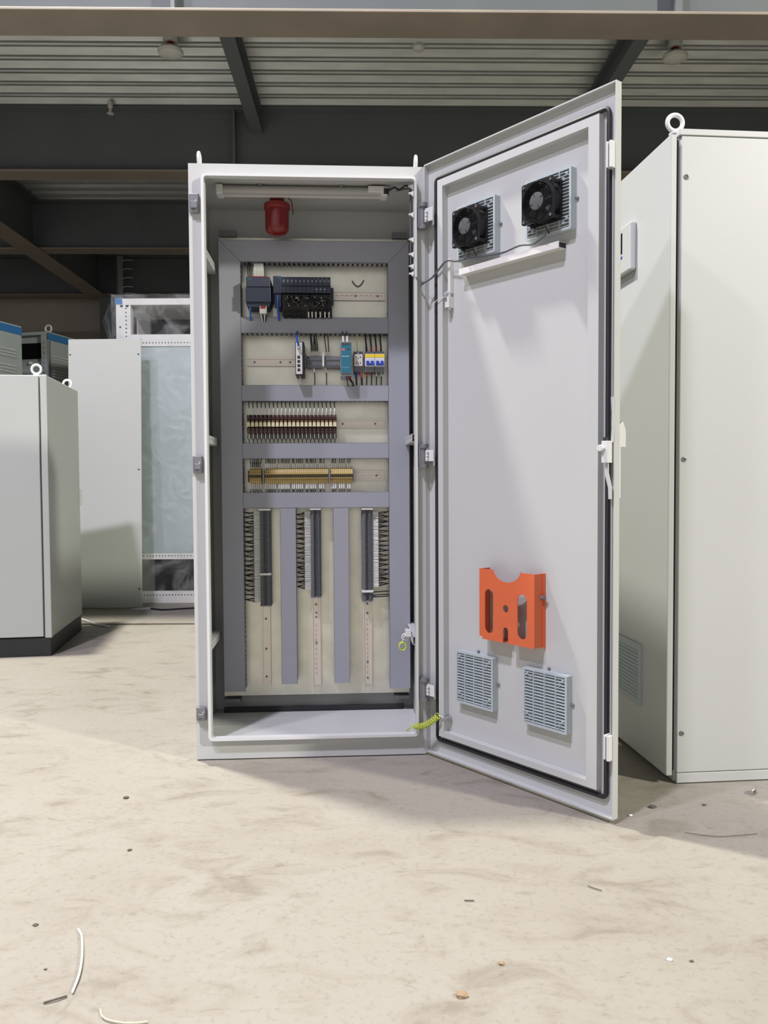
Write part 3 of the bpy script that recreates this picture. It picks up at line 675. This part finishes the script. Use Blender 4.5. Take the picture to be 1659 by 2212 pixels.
def wire(t, pts, r=.0018, m='wire', n=6, name='wire'): return part(name, MB().tube(pts, r, n), m, t)
t = thing('terminal_strip', 'short grey terminal strip beside the network switch on the second rail', 'terminal strip', CAB, (.435, .35, 1.367))
for x0, n in ((.377, 11), (.443, 11)):
    for k in range(n):
        x = x0 + .00505 * k
        if k == 0: tb0 = part('terminal_block', MB().prism([(PF, 1.370), (.305, 1.370), (.300, 1.380), (.300, 1.383), (.303, 1.384), (.303, 1.396), (.300, 1.397), (.300, 1.402), (.306, 1.412), (PF, 1.412)], 'x', x, x + .0046), 'gterm', t)
        else:
            c = tb0.copy(); C.objects.link(c); c.location.x = x - x0
part('end_bracket', MB().box(.368, .375, .297, PF, 1.374, 1.418), 'hinge', t); part('end_bracket', MB().box(.4335, .4405, .292, PF, 1.374, 1.424), 'offwhite', t, label='white end bracket')
part('end_bracket', MB().box(.499, .503, .30, PF, 1.370, 1.414), 'gterm', t)
for x, xt in ((.393, .389), (.397, .392), (.402, .404), (.407, .404), (.412, .404), (.417, .410)):
    wire(t, [(x, .31, 1.428), (x - .001, .31, 1.452), (xt, .30, 1.49), (xt, .31, 1.50)]); wire(t, [(x, .315, 1.408), (x, .31, 1.432)], .0022, 'sleeve', 6, 'marker_sleeve')
for x, xt in ((.449, .442), (.458, .455)):
    wire(t, [(x, .31, 1.428), (xt, .305, 1.48), (xt, .31, 1.50)])
for x in (.449, .456, .463): wire(t, [(x, .315, 1.408), (x, .31, 1.432)], .002, 'sleeve', 6, 'marker_sleeve')
for x in (.400, .444):
    wire(t, [(x, .315, 1.373), (x + .004, .305, 1.352)], .0028, 'sleeve', 6, 'marker_sleeve'); wire(t, [(x + .004, .305, 1.353), (x + .005, .31, 1.325), (x + .004, .31, 1.298)], .0018)
t = thing('power_supply', 'narrow teal power supply unit on the second rail', 'power supply', CAB, (.52, .35, 1.33))
part('body', MB().box(.501, .541, .246, PF, 1.332, 1.457), 'steel', t, bevel=.001)
part('front_panel', MB().box(.5025, .540, .243, .246, 1.334, 1.455), 'psu', t, bevel=.001)
for z in (1.446, 1.336):
    for k in range(4): part('screw_terminal', MB().box(.506 + .0075 * k, .512 + .0075 * k, .241, .2435, z, z + .0065), 'brass', t)
part('logo_print', MB().box(.5055, .5165, .2425, .243, 1.424, 1.4315), 'pink', t, label='pink maker mark'); part('knob', MB().lathe((.529, .243, 1.429), [(.003, 0), (.003, -.001)], 12, 'y'), 'dark', t)
for k in range(6): part('label_print', MB().box(.506 + .0045 * k, .509 + .0045 * k, .2426, .243, 1.402, 1.4045), 'ledw', t)
for k in range(4): part('label_print', MB().box(.508 + .007 * k, .510 + .007 * k, .2426, .243, 1.362, 1.364), 'ledw', t)
for x in (.511, .526):
    wire(t, [(x, .25, 1.452), (x, .255, 1.478)], .0034, 'sleeve', 8, 'marker_sleeve'); wire(t, [(x, .255, 1.477), (x - .002, .29, 1.50)], .0022)
for x, m_, xe in ((.523, 'bwire', .527), (.531, 'redw', .543), (.535, 'redw', .548)):
    wire(t, [(x, .262, 1.336), (x + .001, .255, 1.322)], .0034, m_); wire(t, [(x + .001, .255, 1.323), (xe, .27, 1.308), (xe + .002, .295, 1.298)], .002)
t = thing('power_socket', 'small grey and white three-pin socket between power supply and breakers', 'socket', CAB, (.567, .35, 1.35))
part('base', MB().box(.550, .585, .305, PF, 1.352, 1.430), 'gterm', t, bevel=.002)
part('front_plate', MB().box(.5515, .5835, .288, .305, 1.374, 1.418), 'offwhite', t, bevel=.002)
for pts in (rect(.5575, .5605, 1.405, 1.409), rect(.573, .578, 1.405, 1.408), rect(.5655, .5675, 1.399, 1.406)): part('socket_slot', MB().prism(pts, 'y', .2872, .2882), 'dark', t)
for s in (-1, 1): part('socket_slot', MB().prism([(.5675 + s * .005, 1.389), (.5675 + s * .007, 1.390), (.5675 + s * .010, 1.382), (.5675 + s * .008, 1.381)], 'y', .2872, .2882), 'dark', t)
part('socket_slot', MB().box(.5665, .5685, .2872, .2882, 1.379, 1.385), 'dark', t); part('screw', MB().lathe((.567, .305, 1.424), [(.0025, 0), (.0025, -.002)], 10, 'y'), 'steel', t)
wire(t, [(.565, .31, 1.43), (.563, .30, 1.455), (.561, .30, 1.50)], .0017, 'yg')
for x, m_ in ((.557, 'bwire'), (.577, 'redw')): wire(t, [(x, .30, 1.353), (x + .002, .29, 1.33)], .0042, m_); wire(t, [(x + .002, .29, 1.331), (x + .004, .30, 1.296)], .0034)
br0 = None
for k, (lab) in enumerate(('double breaker with blue levers next to the socket', 'double breaker with blue levers against the right duct')):
    x0 = .592 + .0365 * k
    t = thing('circuit_breaker', 'white and yellow ' + lab, 'breaker', CAB, (x0 + .018, .35, 1.35), 'breakers on the second rail')
    part('body', MB().box(x0, x0 + .0355, .300, PF, 1.352, 1.430), 'gterm', t, bevel=.0015)
    part('front', MB().box(x0, x0 + .0355, .280, .300, 1.372, 1.418), 'offwhite', t, bevel=.001)
    part('yellow_band', MB().box(x0, x0 + .0355, .2792, .2802, 1.405, 1.4165), 'yellow', t, label='yellow band')
    for s in (.004, .021):
        part('lever', MB().box(x0 + s, x0 + s + .0105, .268, .2802, 1.376, 1.391), 'blue', t, bevel=.001, label='blue lever'); part('screw', MB().lathe((x0 + s + .005, .300, 1.424), [(.0028, 0), (.0028, -.002)], 10, 'y'), 'hinge', t)
        part('screw', MB().lathe((x0 + s + .005, .300, 1.362), [(.0028, 0), (.0028, -.002)], 10, 'y'), 'hinge', t)
    part('lever_bridge', MB().box(x0 + .004, x0 + .0315, .270, .2802, 1.375, 1.3815), 'blue', t)
    for j, s in enumerate((.007, .025)):
        wire(t, [(x0 + s, .31, 1.428), (x0 + s - .001, .30, 1.447)], .0040 if (j + k) % 2 or k == 0 and j == 0 else .0034, 'redw' if (j + k) % 2 else 'wire')
        wire(t, [(x0 + s - .001, .30, 1.446), (x0 + s - .004, .295, 1.475), (x0 + s - .004, .30, 1.50)], .0032)
        wire(t, [(x0 + s, .31, 1.354), (x0 + s, .30, 1.336)], .0028, 'redw' if k == 0 else 'sleeve'); wire(t, [(x0 + s, .30, 1.337), (x0 + s - .001, .30, 1.296)], .0022)

# row three: relays
zr = 1.158
rel = thing('relay', 'narrow brown plug-in relay with cream clip, one of the row on the third rail', 'relay', CAB, (.1575, .35, 1.123), 'row of small relays on the third rail')
x0 = .1530; wd = .01513
part('base', MB().prism([(PF, 1.124), (.300, 1.124), (.296, 1.140), (.290, 1.143), (.290, 1.146), (.330, 1.150), (.330, 1.172), (.292, 1.176), (.292, 1.186), (.302, 1.194), (PF, 1.194)], 'x', x0, x0 + wd - .0016), 'relayred', rel)
part('relay_body', MB().box(x0 + .0012, x0 + wd - .0026, .279, .33, 1.149, 1.173), 'brass', rel, bevel=.001)
part('clip', MB().prism([(x0 + .0008, 1.149), (x0 + wd - .002, 1.149), (x0 + wd - .003, 1.165), (x0 + .0018, 1.165)], 'y', .272, .2805), 'cream', rel, label='cream clip')
for z in (1.1885, 1.1805, 1.1405, 1.131): part('screw', MB().lathe((x0 + .0063, .296, z), [(.0028, .004), (.0028, -.003), (.0014, -.0035)], 8, 'y'), 'hinge', rel)
part('marker_sleeve', MB().tube([(x0 + .005, .300, 1.193), (x0 + .0065, .297, 1.206), (x0 + .008, .302, 1.219)], .0023, 6), 'sleeve', rel)
part('wire', MB().tube([(x0 + .008, .301, 1.218), (x0 + .006, .305, 1.232), (x0 + .007, .31, 1.246)], .0016, 6), 'wire', rel)
part('marker_sleeve', MB().tube([(x0 + .007, .300, 1.124), (x0 + .008, .298, 1.107)], .0021, 6), 'sleeve', rel)
part('wire', MB().tube([(x0 + .003, .302, 1.126), (x0 + .002, .298, 1.108), (x0 + .007, .298, 1.098), (x0 + .012, .298, 1.108), (x0 + .011, .302, 1.124)], .0016, 6), 'wire', rel)
part('wire', MB().tube([(x0 + .007, .298, 1.099), (x0 + .008, .302, 1.085)], .0015, 6), 'wire', rel)
# row four: ochre terminal strips
prof = [(PF, .938), (.312, .938), (.306, .945), (.306, .951), (.309, .952), (.309, .957), (.298, .958), (.298, .960), (.304, .962), (.304, .971), (.298, .973), (.298, .976), (.303, .980), (.308, .990), (.316, .996), (PF, .996)]
def ochre(x0, n, label, wires):
    p = .0072 if n > 20 else .0076
    t = thing('terminal_strip', label, 'terminal strip', CAB, (x0 + n * p / 2, .35, .936), 'ochre terminal strips on the fourth rail'); me0 = None
    for k in range(n):
        if k == 0:
            b0 = part('terminal_block', MB().prism(prof, 'x', x0, x0 + p - .0009), 'yterm', t)
            j0 = part('jumper_window', MB().box(x0 + .0014, x0 + p - .0026, .2972, .3042, .9615, .9705), 'dark', b0)
        else:
            c = b0.copy(); C.objects.link(c); c.location.x = k * p
            d = j0.copy(); C.objects.link(d); d.parent = c
    ws = MB(); wk = MB()
    for k in range(n):
        if k not in wires: continue
        x = x0 + p * (k + .5) - .0004; q = rnd.uniform(-.003, .003)
        ws.tube([(x, .318, .994), (x + q * .4, .312, 1.014)], .0021, 6); wk.tube([(x + q * .4, .312, 1.013), (x + q, .310, 1.026), (x + q * 2, .31, 1.034)], .0016, 5)
        ws.tube([(x, .314, .940), (x + q * .4, .306, .918)], .0022, 6); wk.tube([(x + q * .4, .307, .919), (x + q * 1.5, .306, .904)], .0016, 5)
    part('marker_sleeve', ws, 'sleeve', t, kind='stuff'); part('wire_bundle', wk, 'wire', t, kind='stuff')
    return t
t = ochre(.1580, 6, 'shortest ochre terminal strip, at the left end of the fourth rail', range(6))
part('end_bracket', MB().box(.153, .1575, .303, PF, .944, .988), 'relayred', t); part('end_bracket', MB().box(.2072, .2132, .298, PF, .940, .990), 'hinge', t)
for k in range(5): part('bridge_wire', MB().tube([(.163 + .0072 * k, .312, 1.0), (.164 + .0072 * k, .306, 1.016), (.169 + .0072 * k, .306, 1.018), (.170 + .0072 * k, .312, 1.0)], .0014, 5), 'wire', t)
t = ochre(.2150, 33, 'long ochre terminal strip in the middle of the fourth rail', [k for k in range(31) if k % 7 != 6])
part('end_bracket', MB().box(.4535, .4595, .297, PF, .940, .992), 'hinge', t)
t = ochre(.4612, 11, 'ochre terminal strip of about ten blocks, at the right end of the fourth rail', [k for k in range(10) if k % 4 != 3])
part('end_bracket', MB().box(.5460, .5530, .300, PF, .944, .992), 'hinge', t)
# vertical grey strips
def vstrip(xa, xb, z0, z1, side, zw, label, brackets):
    t = thing('terminal_strip', label, 'terminal strip', CAB, ((xa + xb) / 2, .35, z0), 'tall grey terminal strips on the upright rails')
    w_ = xb - xa; p = .0052; n = int((z1 - z0 - .006) / p); xm = (xa + xb) / 2; m0 = None
    pr = [(xa, PF), (xa, .312), (xa + .003, .306), (xa + .009, .300), (xm - .005, .300), (xm - .004, .308), (xm + .004, .308), (xm + .005, .300), (xb - .009, .300), (xb - .003, .306), (xb, .312), (xb, PF)]
    def blk(z):
        b = MB().prism([(a, c) for a, c in pr], 'z', z, z + p - .0008); return b
    for k in range(n):
        z = z0 + .006 + p * k
        if k == 0: b0 = part('terminal_block', blk(z), 'gterm', t)
        else:
            c = b0.copy(); C.objects.link(c); c.location.z = p * k
    hs = MB(); sc = MB()
    for k in range(n):
        z = z0 + .006 + p * (k + .42)
        for x in (xa + .0125, xb - .0125): hs.box(x - .0016, x + .0016, .2990, .3005, z - .0011, z + .0011)
        for s in (-1, 1): hs.box(xm + s * .002 - .001, xm + s * .002 + .001, .3065, .3085, z - .001, z + .001)
    part('screw_hole', hs, 'dark', t, kind='stuff')
    part('end_block', MB().box(xa - .001, xb + .001, .302, PF, z0, z0 + .0055), 'gterm', t, bevel=.001)
    for z in brackets: part('end_bracket', MB().box(xa - .001, xb + .001, .292, .33, z - .004, z + .004), 'offwhite', t, bevel=.001, label='white end bracket')
    ws = MB(); wk = MB(); e_ = xa if side < 0 else xb; xs = e_ + side * .004; xe = e_ + side * .022; xd = L1 + .003 if (side < 0 and xa < .3) else (.3305 + .003 if side < 0 else R0 - .003)
    k = 0; nz = int((z1 - .004 - zw) / .0052)
    for k in range(nz):
        z = zw + .0052 * k + rnd.uniform(-.0006, .0006); g_ = zw + .0182 * (int((z - zw) / .0182) + .5)
        ws.tube([(xs - side * .006, .318, z), (xe, .312 - .004 * rnd.random(), z + rnd.uniform(-.001, .001))], .0021, 5)
        wk.tube([(xe - side * .001, .312, z), ((xe + xd) / 2, .310, (z + g_) / 2 + rnd.uniform(-.003, .003)), (xd - side * .0, .316, g_), (xd + side * .008, .318, g_)], .0017, 5)
    part('marker_sleeve', ws, 'sleeve', t, kind='stuff'); part('wire_bundle', wk, 'wire', t, kind='stuff')
    return t
vstrip(.1945, .2345, .478, .842, -1, .494, 'tall grey terminal strip on the leftmost upright rail, wires to its left', (.842, .600))
vstrip(.3835, .4225, .508, .842, -1, .540, 'tall grey terminal strip on the middle upright rail', (.843,))
t = vstrip(.5765, .6175, .490, .842, 1, .547, 'tall grey terminal strip on the rightmost upright rail, wires to its right', (.842, .530))
for z, m_ in ((.524, 'wire'), (.512, 'wire'), (.505, 'wire')): wire(t, [(.615, .318, z), (.64, .308, z + .003), (.682, .316, z + .004)], .002, m_)
wire(t, [(.612, .318, .506), (.628, .308, .508)], .0028, 'bwire')
# copies of the relay
index_kids(rel)
NTH = 'first second third fourth fifth sixth seventh eighth ninth tenth eleventh twelfth thirteenth fourteenth fifteenth sixteenth seventeenth eighteenth nineteenth twentieth'.split()
rel['label'] = 'narrow brown plug-in relay with cream clip, leftmost of the row beside the left duct'
for k in range(1, 22):
    c = copy_tree(rel, (wd * k, 0, 0), CAB)
    c['label'] = ('narrow brown plug-in relay with cream clip, ' + NTH[k] + ' from the left of the row') if k < 20 else ('narrow brown plug-in relay with cream clip, ' + ('next to last of the row' if k == 20 else 'rightmost, by the bare rail'))

# ================================================================== RIGHT-HAND CABINET
RC = Frame((.905, 2.549, 0), R(5.5))
rc = thing('control_cabinet', 'closed pale cabinet at the right edge, side panel facing the viewer', 'cabinet', RC, (.3, .4, 0))
part('side_panel', MB().box(.0, .62, 0, .016, .036, 1.982), 'paint', rc, bevel=.002)
part('body', MB().box(-.004, .64, .016, .80, .004, 1.995), 'paint', rc, bevel=.002)
part('top_rail', MB().box(-.008, .66, -.002, .81, 1.984, 2.003), 'paint', rc, bevel=.002)
part('bottom_rail', MB().box(.0, .62, .0, .016, .003, .034), 'paint', rc, bevel=.0015)
dr = part('door', MB().box(-.036, -.016, -.002, .80, .028, 1.985), 'paint', rc, bevel=.003)
part('door_gasket', MB().box(-.0158, -.0042, .014, .79, .04, 1.975), 'rubber', rc)
for z in (1.860, 1.008, .160):
    sc = part('screw', MB().lathe((.014, 0, z), [(.008, .004), (.0078, -.002), (.0045, -.0035), (.003, -.001)], 16, 'y'), 'hinge', rc, smooth=True)
eb = part('eye_bolt', MB().ring((-.004, .04, 2.036), .024, .007, 'y', 32, 10), 'white', rc, smooth=True)
part('shank', MB().lathe((-.004, .04, 2.0), [(.018, 0), (.018, .005), (.010, .010)], 16), 'white', eb, smooth=True)
hm = thing('operator_panel', 'small white framed touch panel with dark screen and blue strip on the right cabinet door', 'screen', RC, (-.036, .37, 1.65))
part('bezel', MB().box(-.058, -.036, .252, .560, 1.645, 1.805), 'paint', hm, bevel=.006)
part('screen', MB().box(-.0588, -.0575, .322, .530, 1.715, 1.785), 'screen', hm)
part('blue_strip', MB().box(-.0588, -.0575, .322, .530, 1.698, 1.707), 'blue', hm, label='blue strip below the screen')
vg = thing('vent_grille', 'blue grey slotted vent grille low on the right cabinet door', 'vent', RC, (-.036, .33, .2))
T = Matrix(((0, 1, 0, 0), (1, 0, 0, 0), (0, 0, 1, 0), (0, 0, 0, 1)))
part('frame', plate(rect(.186, .486, .195, .400), [rect(.205, .467, .208, .378)], -.042, -.036, 'filt', T), None, vg)
part('backing', MB().box(-.0375, -.0362, .2, .47, .2, .39), 'dark', vg)
for k in range(14):
    z = .2095 + .0122 * k
    if k == 0: s0 = part('slat', MB().quad8([(-.043, .204, z - .001), (-.043, .468, z - .001), (-.038, .468, z + .006), (-.038, .204, z + .006), (-.042, .204, z + .004), (-.042, .468, z + .004), (-.037, .468, z + .011), (-.037, .204, z + .011)]), 'filt', vg)
    else:
        c = s0.copy(); C.objects.link(c); c.location.z = .0122 * k

# ================================================================== LEFT CABINET
LC = Frame((-1.816, 4.50, 0), R(8.5))        # x runs to the left as negative, y goes back
lc = thing('control_cabinet', 'low closed grey cabinet on a black plinth at the left edge', 'cabinet', LC, (-.4, .4, 0))
part('body', MB().box(-.80, .0, .026, .80, .10, 1.525), 'paintg', lc, bevel=.006)
part('door', MB().box(-.80, -.040, -.002, .020, .108, 1.522), 'paintg', lc, bevel=.003)
part('corner_post', MB().box(-.032, .003, .0, .030, .10, 1.526), 'paintg', lc, bevel=.004)
part('plinth', MB().box(-.80, -.004, .006, .79, .0, .10), 'plinth', lc, bevel=.002)
eb = part('eye_bolt', MB().ring((-.060, .05, 1.560), .024, .007, 'y', 30, 10), 'white', lc, smooth=True)
part('shank', MB().lathe((-.060, .05, 1.524), [(.018, 0), (.018, .006), (.01, .012)], 14), 'white', eb, smooth=True)
eb = part('eye_bolt', MB().ring((-.050, .74, 1.560), .024, .007, 'y', 30, 10), 'white', lc, smooth=True)
part('shank', MB().lathe((-.050, .74, 1.524), [(.018, 0), (.018, .006), (.01, .012)], 14), 'white', eb, smooth=True)
part('hinge', MB().box(.0, .012, .775, .80, .80, .90), 'white', lc, bevel=.003)

# ================================================================== PANEL, WRAPPED RACK AND FAR RACKS
LP = Frame((-1.79, 6.10, .016), R(-1))
pn = thing('loose_side_panel', 'loose tall white sheet panel leaning on the film-wrapped rack', 'panel', LP, (-.27, 0, 0))
lean = .085
def lp(x, t_, z): return (x, t_ + lean * z / 2.0, z)
b = MB().quad8([lp(-.54, 0, 0), lp(0, 0, 0), lp(0, .016, 0), lp(-.54, .016, 0), lp(-.54, 0, 1.985), lp(0, 0, 1.985), lp(0, .016, 1.985), lp(-.54, .016, 1.985)])
part('sheet', b, 'sheetw', pn, bevel=.003)
for x, z in ((-.525, 1.87), (-.018, 1.87), (-.018, 1.02), (-.018, .14), (-.525, .14)):
    part('screw_hole', MB().cyl(lp(x, .002, z), lp(x, -.0015, z), .006, 10), 'dark', pn)
WR = Frame((-2.02, 6.35, .016), R(0))
wr = thing('equipment_rack', 'tall white frame rack wrapped in clear film behind the leaning panel', 'rack', WR, (.4, .3, 0))
hol = [circle(.075, .08 + .030 * k, .006, 8) for k in range(74)] + [circle(.03, .3 + .3 * k, .008, 8) for k in range(7)] + [circle(.042, 2.26, .012, 10), circle(.085, 2.26, .012, 10)]
for x in (0, .70):
    p_ = part('post', plate(rect(.0, .11, .0, 2.305), hol, -.002, .0, 'white', Matrix.Translation((x, 0, 0))), None, wr)
    part('post_side', MB().box(x, x + .003, 0, .07, 0, 2.305).box(x + .107, x + .11, 0, .07, 0, 2.305), 'white', p_)
    part('post_back', MB().box(x, x + .11, .055, .06, 0, 2.305), 'hinge', p_)
    part('post', MB().box(x, x + .11, .53, .6, 0, 2.305), 'white', wr)
part('top_beam', MB().box(0, .81, -.004, .6, 2.265, 2.315), 'white', wr, bevel=.004)
part('cross_beam', MB().box(.11, .70, .0, .03, 2.0, 2.045), 'white', wr, bevel=.002)
for z0 in (1.955, .335): part('perforated_strip', plate(rect(.11, .70, z0, z0 + .045), [circle(.13 + .024 * k, z0 + .026, .006, 8) for k in range(24)], -.001, .002, 'white'), None, wr)
part('back_sheet', MB().box(.11, .70, .008, .012, .335, 2.0), 'bluesheet', wr)
part('bottom_beam', plate(rect(.11, .70, .0, .09), [circle(.13 + .024 * k, .06, .006, 8) for k in range(24)], -.002, .03, 'white'), None, wr)
part('rear_sheet', MB().box(.11, .70, .57, .575, 0, 2.3), 'dark', wr)
part('tape', MB().box(-.006, .05, -.006, .2, 2.27, 2.318), 'bluefilm', wr, label='blue tape patch on the top corner')
def film():
    b = MB(); nx, nz = 26, 70; rr = random.Random(3)
    def y(x, z): return -.018 - .012 * math.sin(x * 23 + z * 3) * math.sin(z * 7 + x * 11) - .008 * rr.random()
    for j in range(nz + 1):
        for i in range(nx + 1):
            x = -.03 + .87 * i / nx; z = .01 + 2.33 * j / nz; b.v.append((x, y(x, z), z))
    for j in range(nz):
        for i in range(nx):
            a = j * (nx + 1) + i; b.f.append((a, a + 1, a + nx + 2, a + nx + 1))
    n0 = len(b.v); rr = random.Random(5)          # the bag's loose left side
    prof = [(2.325, -.03), (2.30, -.10), (2.24, -.14), (2.17, -.165), (2.08, -.12), (1.96, -.09), (1.7, -.07), (1.0, -.06), (.02, -.05)]
    for z, dx in prof:
        for k in range(5):
            f = k / 4; b.v.append((-.03 * (1 - f) + dx * math.sin(f * PI) + (-.03) * f + .02 * (rr.random() - .5), -.02 + .6 * f, z + .02 * (rr.random() - .5)))
    for j in range(len(prof) - 1):
        for k in range(4):
            a = n0 + j * 5 + k; b.f.append((a, a + 1, a + 6, a + 5))
    n0 = len(b.v)                                  # crumpled top
    for i in range(14):
        for k in range(5): b.v.append((-.05 + .9 * i / 13, -.02 + .155 * k, 2.338 + .018 * rr.random()))
    for i in range(13):
        for k in range(4):
            a = n0 + i * 5 + k; b.f.append((a, a + 1, a + 6, a + 5))
    return b
fl = part('plastic_film', film(), M['film'], wr, smooth=True, label='crumpled clear plastic film around the rack')

def far_rack(fr, label, w, d, h, front):
    t = thing('equipment_rack', label, 'rack', fr, (-w / 2, d / 2, 0), 'grey instrument racks behind the low cabinet')
    part('side_panel', MB().box(-.012, 0, 0, d, .0, h - .075), 'rackg', t, bevel=.002)
    for k in range(3):
        z = h - .22 - .13 * k
        for j in range(3): part('louvre', MB().box(-.001, .006, .08, d - .08, z - .026 * j, z + .012 - .026 * j), 'paintg', t)
    part('blue_band', MB().box(-.012, .002, 0, d, h - .075, h - .012), 'bluefilm', t, label='blue film band along the top edge')
    part('top_cover', MB().box(-w, 0, 0, d, h - .03, h), 'rackg', t, bevel=.004)
    part('cabinet_core', MB().box(-w + .02, -.012, .04, d, 0, h - .03), 'rackg', t)
    for x in (-w, -.07): part('front_post', plate(rect(x, x + .07, 0, h - .03), [circle(x + .022, h - .10 - .045 * k, .007, 8) for k in range(16)], 0, .04, 'rackg'), None, t)
    return t
RB = Frame((-3.00, 7.5, 0), R(-12))
t = far_rack(RB, 'grey rack with dark instrument windows, just left of the leaning panel top', .62, .62, 2.295, True)
for x0, x1, z0, z1 in ((-.40, -.09, 2.06, 2.20), (-.22, -.09, 1.92, 1.98)):
    part('window', MB().box(x0, x1, .034, .0405, z0, z1), 'screen', t)
part('instrument_front', MB().box(-.55, -.075, .025, .042, 1.86, 2.03), 'rackg', t)
for k in range(5):
    for j in range(2): part('button', MB().box(-.22 + .026 * k, -.205 + .026 * k, .018, .026, 1.885 + .03 * j, 1.895 + .03 * j), 'ledw', t)
part('knob', MB().lathe((-.34, .025, 2.0), [(.016, 0), (.016, -.02)], 12, 'y'), 'ledw', t); part('knob', MB().lathe((-.19, .025, 2.02), [(.014, 0), (.014, -.02)], 12, 'y'), 'ledw', t)
part('eye_bolt', MB().ring((-.02, .04, 2.325), .03, .008, 'y', 24, 8), 'white', t, smooth=True)
RA = Frame((-3.21, 6.37, 0), R(-14))
t = far_rack(RA, 'grey rack with pale louvres and blue top band at the left picture edge', .62, .70, 2.255, True)
part('eye_bolt', MB().ring((-.03, .30, 2.285), .03, .008, 'y', 24, 8), 'white', t, smooth=True)

# ================================================================== FLOOR BITS
def scrap(name, pts, r, m, label, cat, n=6, group=None):
    o_ = Vector(pts[0]); return solo(name, MB().tube(spline(pts), r, n), m, WORLD, (o_.x, o_.y, 0), label, cat, group, smooth=True)
scrap('floor_cable', [(-1.70, 6.02, .024), (-1.60, 5.97, .022), (-1.45, 6.02, .022), (-1.2, 6.10, .022), (-.8, 6.12, .022)], .006, 'wire', 'black cable lying in front of the wrapped rack', 'cable')
solo('paper_label', MB().quad8([(-1.86, 6.02, .017), (-1.74, 5.98, .017), (-1.70, 6.03, .017), (-1.83, 6.06, .017), (-1.86, 6.02, .019), (-1.74, 5.98, .030), (-1.70, 6.03, .032), (-1.83, 6.06, .019)]), 'ledw', WORLD, (-1.8, 6.0, .016), 'small white paper tag on the floor at the foot of the leaning panel', 'paper')
scrap('white_strip', [(-2.14, 5.58, .028), (-2.02, 5.52, .030), (-1.92, 5.46, .012), (-1.80, 5.385, .006)], .007, 'ledw', 'curved white strip on the floor behind the black plinth', 'strip')
scrap('cable_tie', [(-.583, 1.506, .004), (-.590, 1.56, .006), (-.606, 1.62, .006), (-.632, 1.69, .005), (-.652, 1.725, .003)], .0022, 'ledw', 'white plastic cable tie lying on the floor at lower left', 'cable tie')
scrap('cable_tie', [(-.515, 1.458, .003), (-.500, 1.433, .004), (-.47, 1.421, .004), (-.44, 1.419, .004), (-.42, 1.424, .003)], .0014, 'cream', 'curled pale cable tie on the floor at the lower left edge', 'cable tie')
scrap('wire_scrap', [(-.625, 1.478, .003), (-.605, 1.487, .004), (-.590, 1.498, .003)], .0020, 'slate', 'short dark wire scrap beside the white cable tie', 'scrap')
scrap('wire_scrap', [(.470, 1.902, .003), (.482, 1.89, .003), (.496, 1.879, .003)], .0011, 'slate', 'thin dark wire offcut on the floor right of centre', 'scrap')
scrap('wire_scrap', [(.176, 1.838, .003), (.198, 1.837, .003)], .0014, 'slate', 'tiny straight black offcut on the floor below the open door', 'scrap')
scrap('wire_scrap', [(.80, 2.19, .003), (.87, 2.165, .003), (.93, 2.17, .003), (.99, 2.18, .003)], .0008, 'slate', 'long thin wire offcut on the floor below the right cabinet', 'scrap')
scrap('screw', [(1.095, 2.455, .008), (1.108, 2.468, .010), (1.115, 2.480, .008)], .007, 'steel', 'bright screw on the floor in front of the right cabinet', 'screw', 8)
def pebble(x, y, r, m, label, seed, name='pebble'):
    b = bmesh.new(); r *= .8; bmesh.ops.create_icosphere(b, subdivisions=2, radius=r); q = random.Random(seed)
    for v in b.verts: v.co *= 1 + q.uniform(-.22, .22); v.co.z = max(v.co.z * .6, -r * .35) + r * .35; v.co.x *= 1.25
    me = bpy.data.meshes.new(name); b.to_mesh(me); b.free(); me.materials.append(M[m])
    o = bpy.data.objects.new(name, me); C.objects.link(o); o.location = (x, y, 0); tag(o, label, 'pebble', 'small stones on the floor'); return o
pebble(.137, 1.494, .0115, 'stone', 'brown crumbly stone on the floor near the bottom edge', 1)
pebble(.225, 1.595, .0065, 'stone', 'grey brown stone on the floor right of centre, above the crumbly stone', 2)
pebble(.770, 2.366, .011, 'slate', 'dark chip on the floor just right of the door foot', 3)
pebble(.690, 2.308, .006, 'ledw', 'pale chip on the floor right beside the door foot', 4)
pebble(.925, 2.38, .006, 'slate', 'small dark chip on the floor in front of the right cabinet', 5)
pebble(.558, 1.605, .006, 'ledw', 'white chip on the floor at lower right', 6)
pebble(.60, 1.60, .0045, 'slate', 'dark crumb beside the white chip at lower right', 7)
pebble(-.779, 2.459, .0085, 'slate', 'dark chip on the floor in front of the cabinet, left', 8)
pebble(-.660, 2.106, .006, 'slate', 'dark chip on the floor left of centre', 9)
pebble(-.752, 1.747, .006, 'slate', 'dark chip on the floor above the white cable tie', 10)
pebble(-.665, 1.585, .0035, 'slate', 'dark crumb on the floor at far lower left', 11)
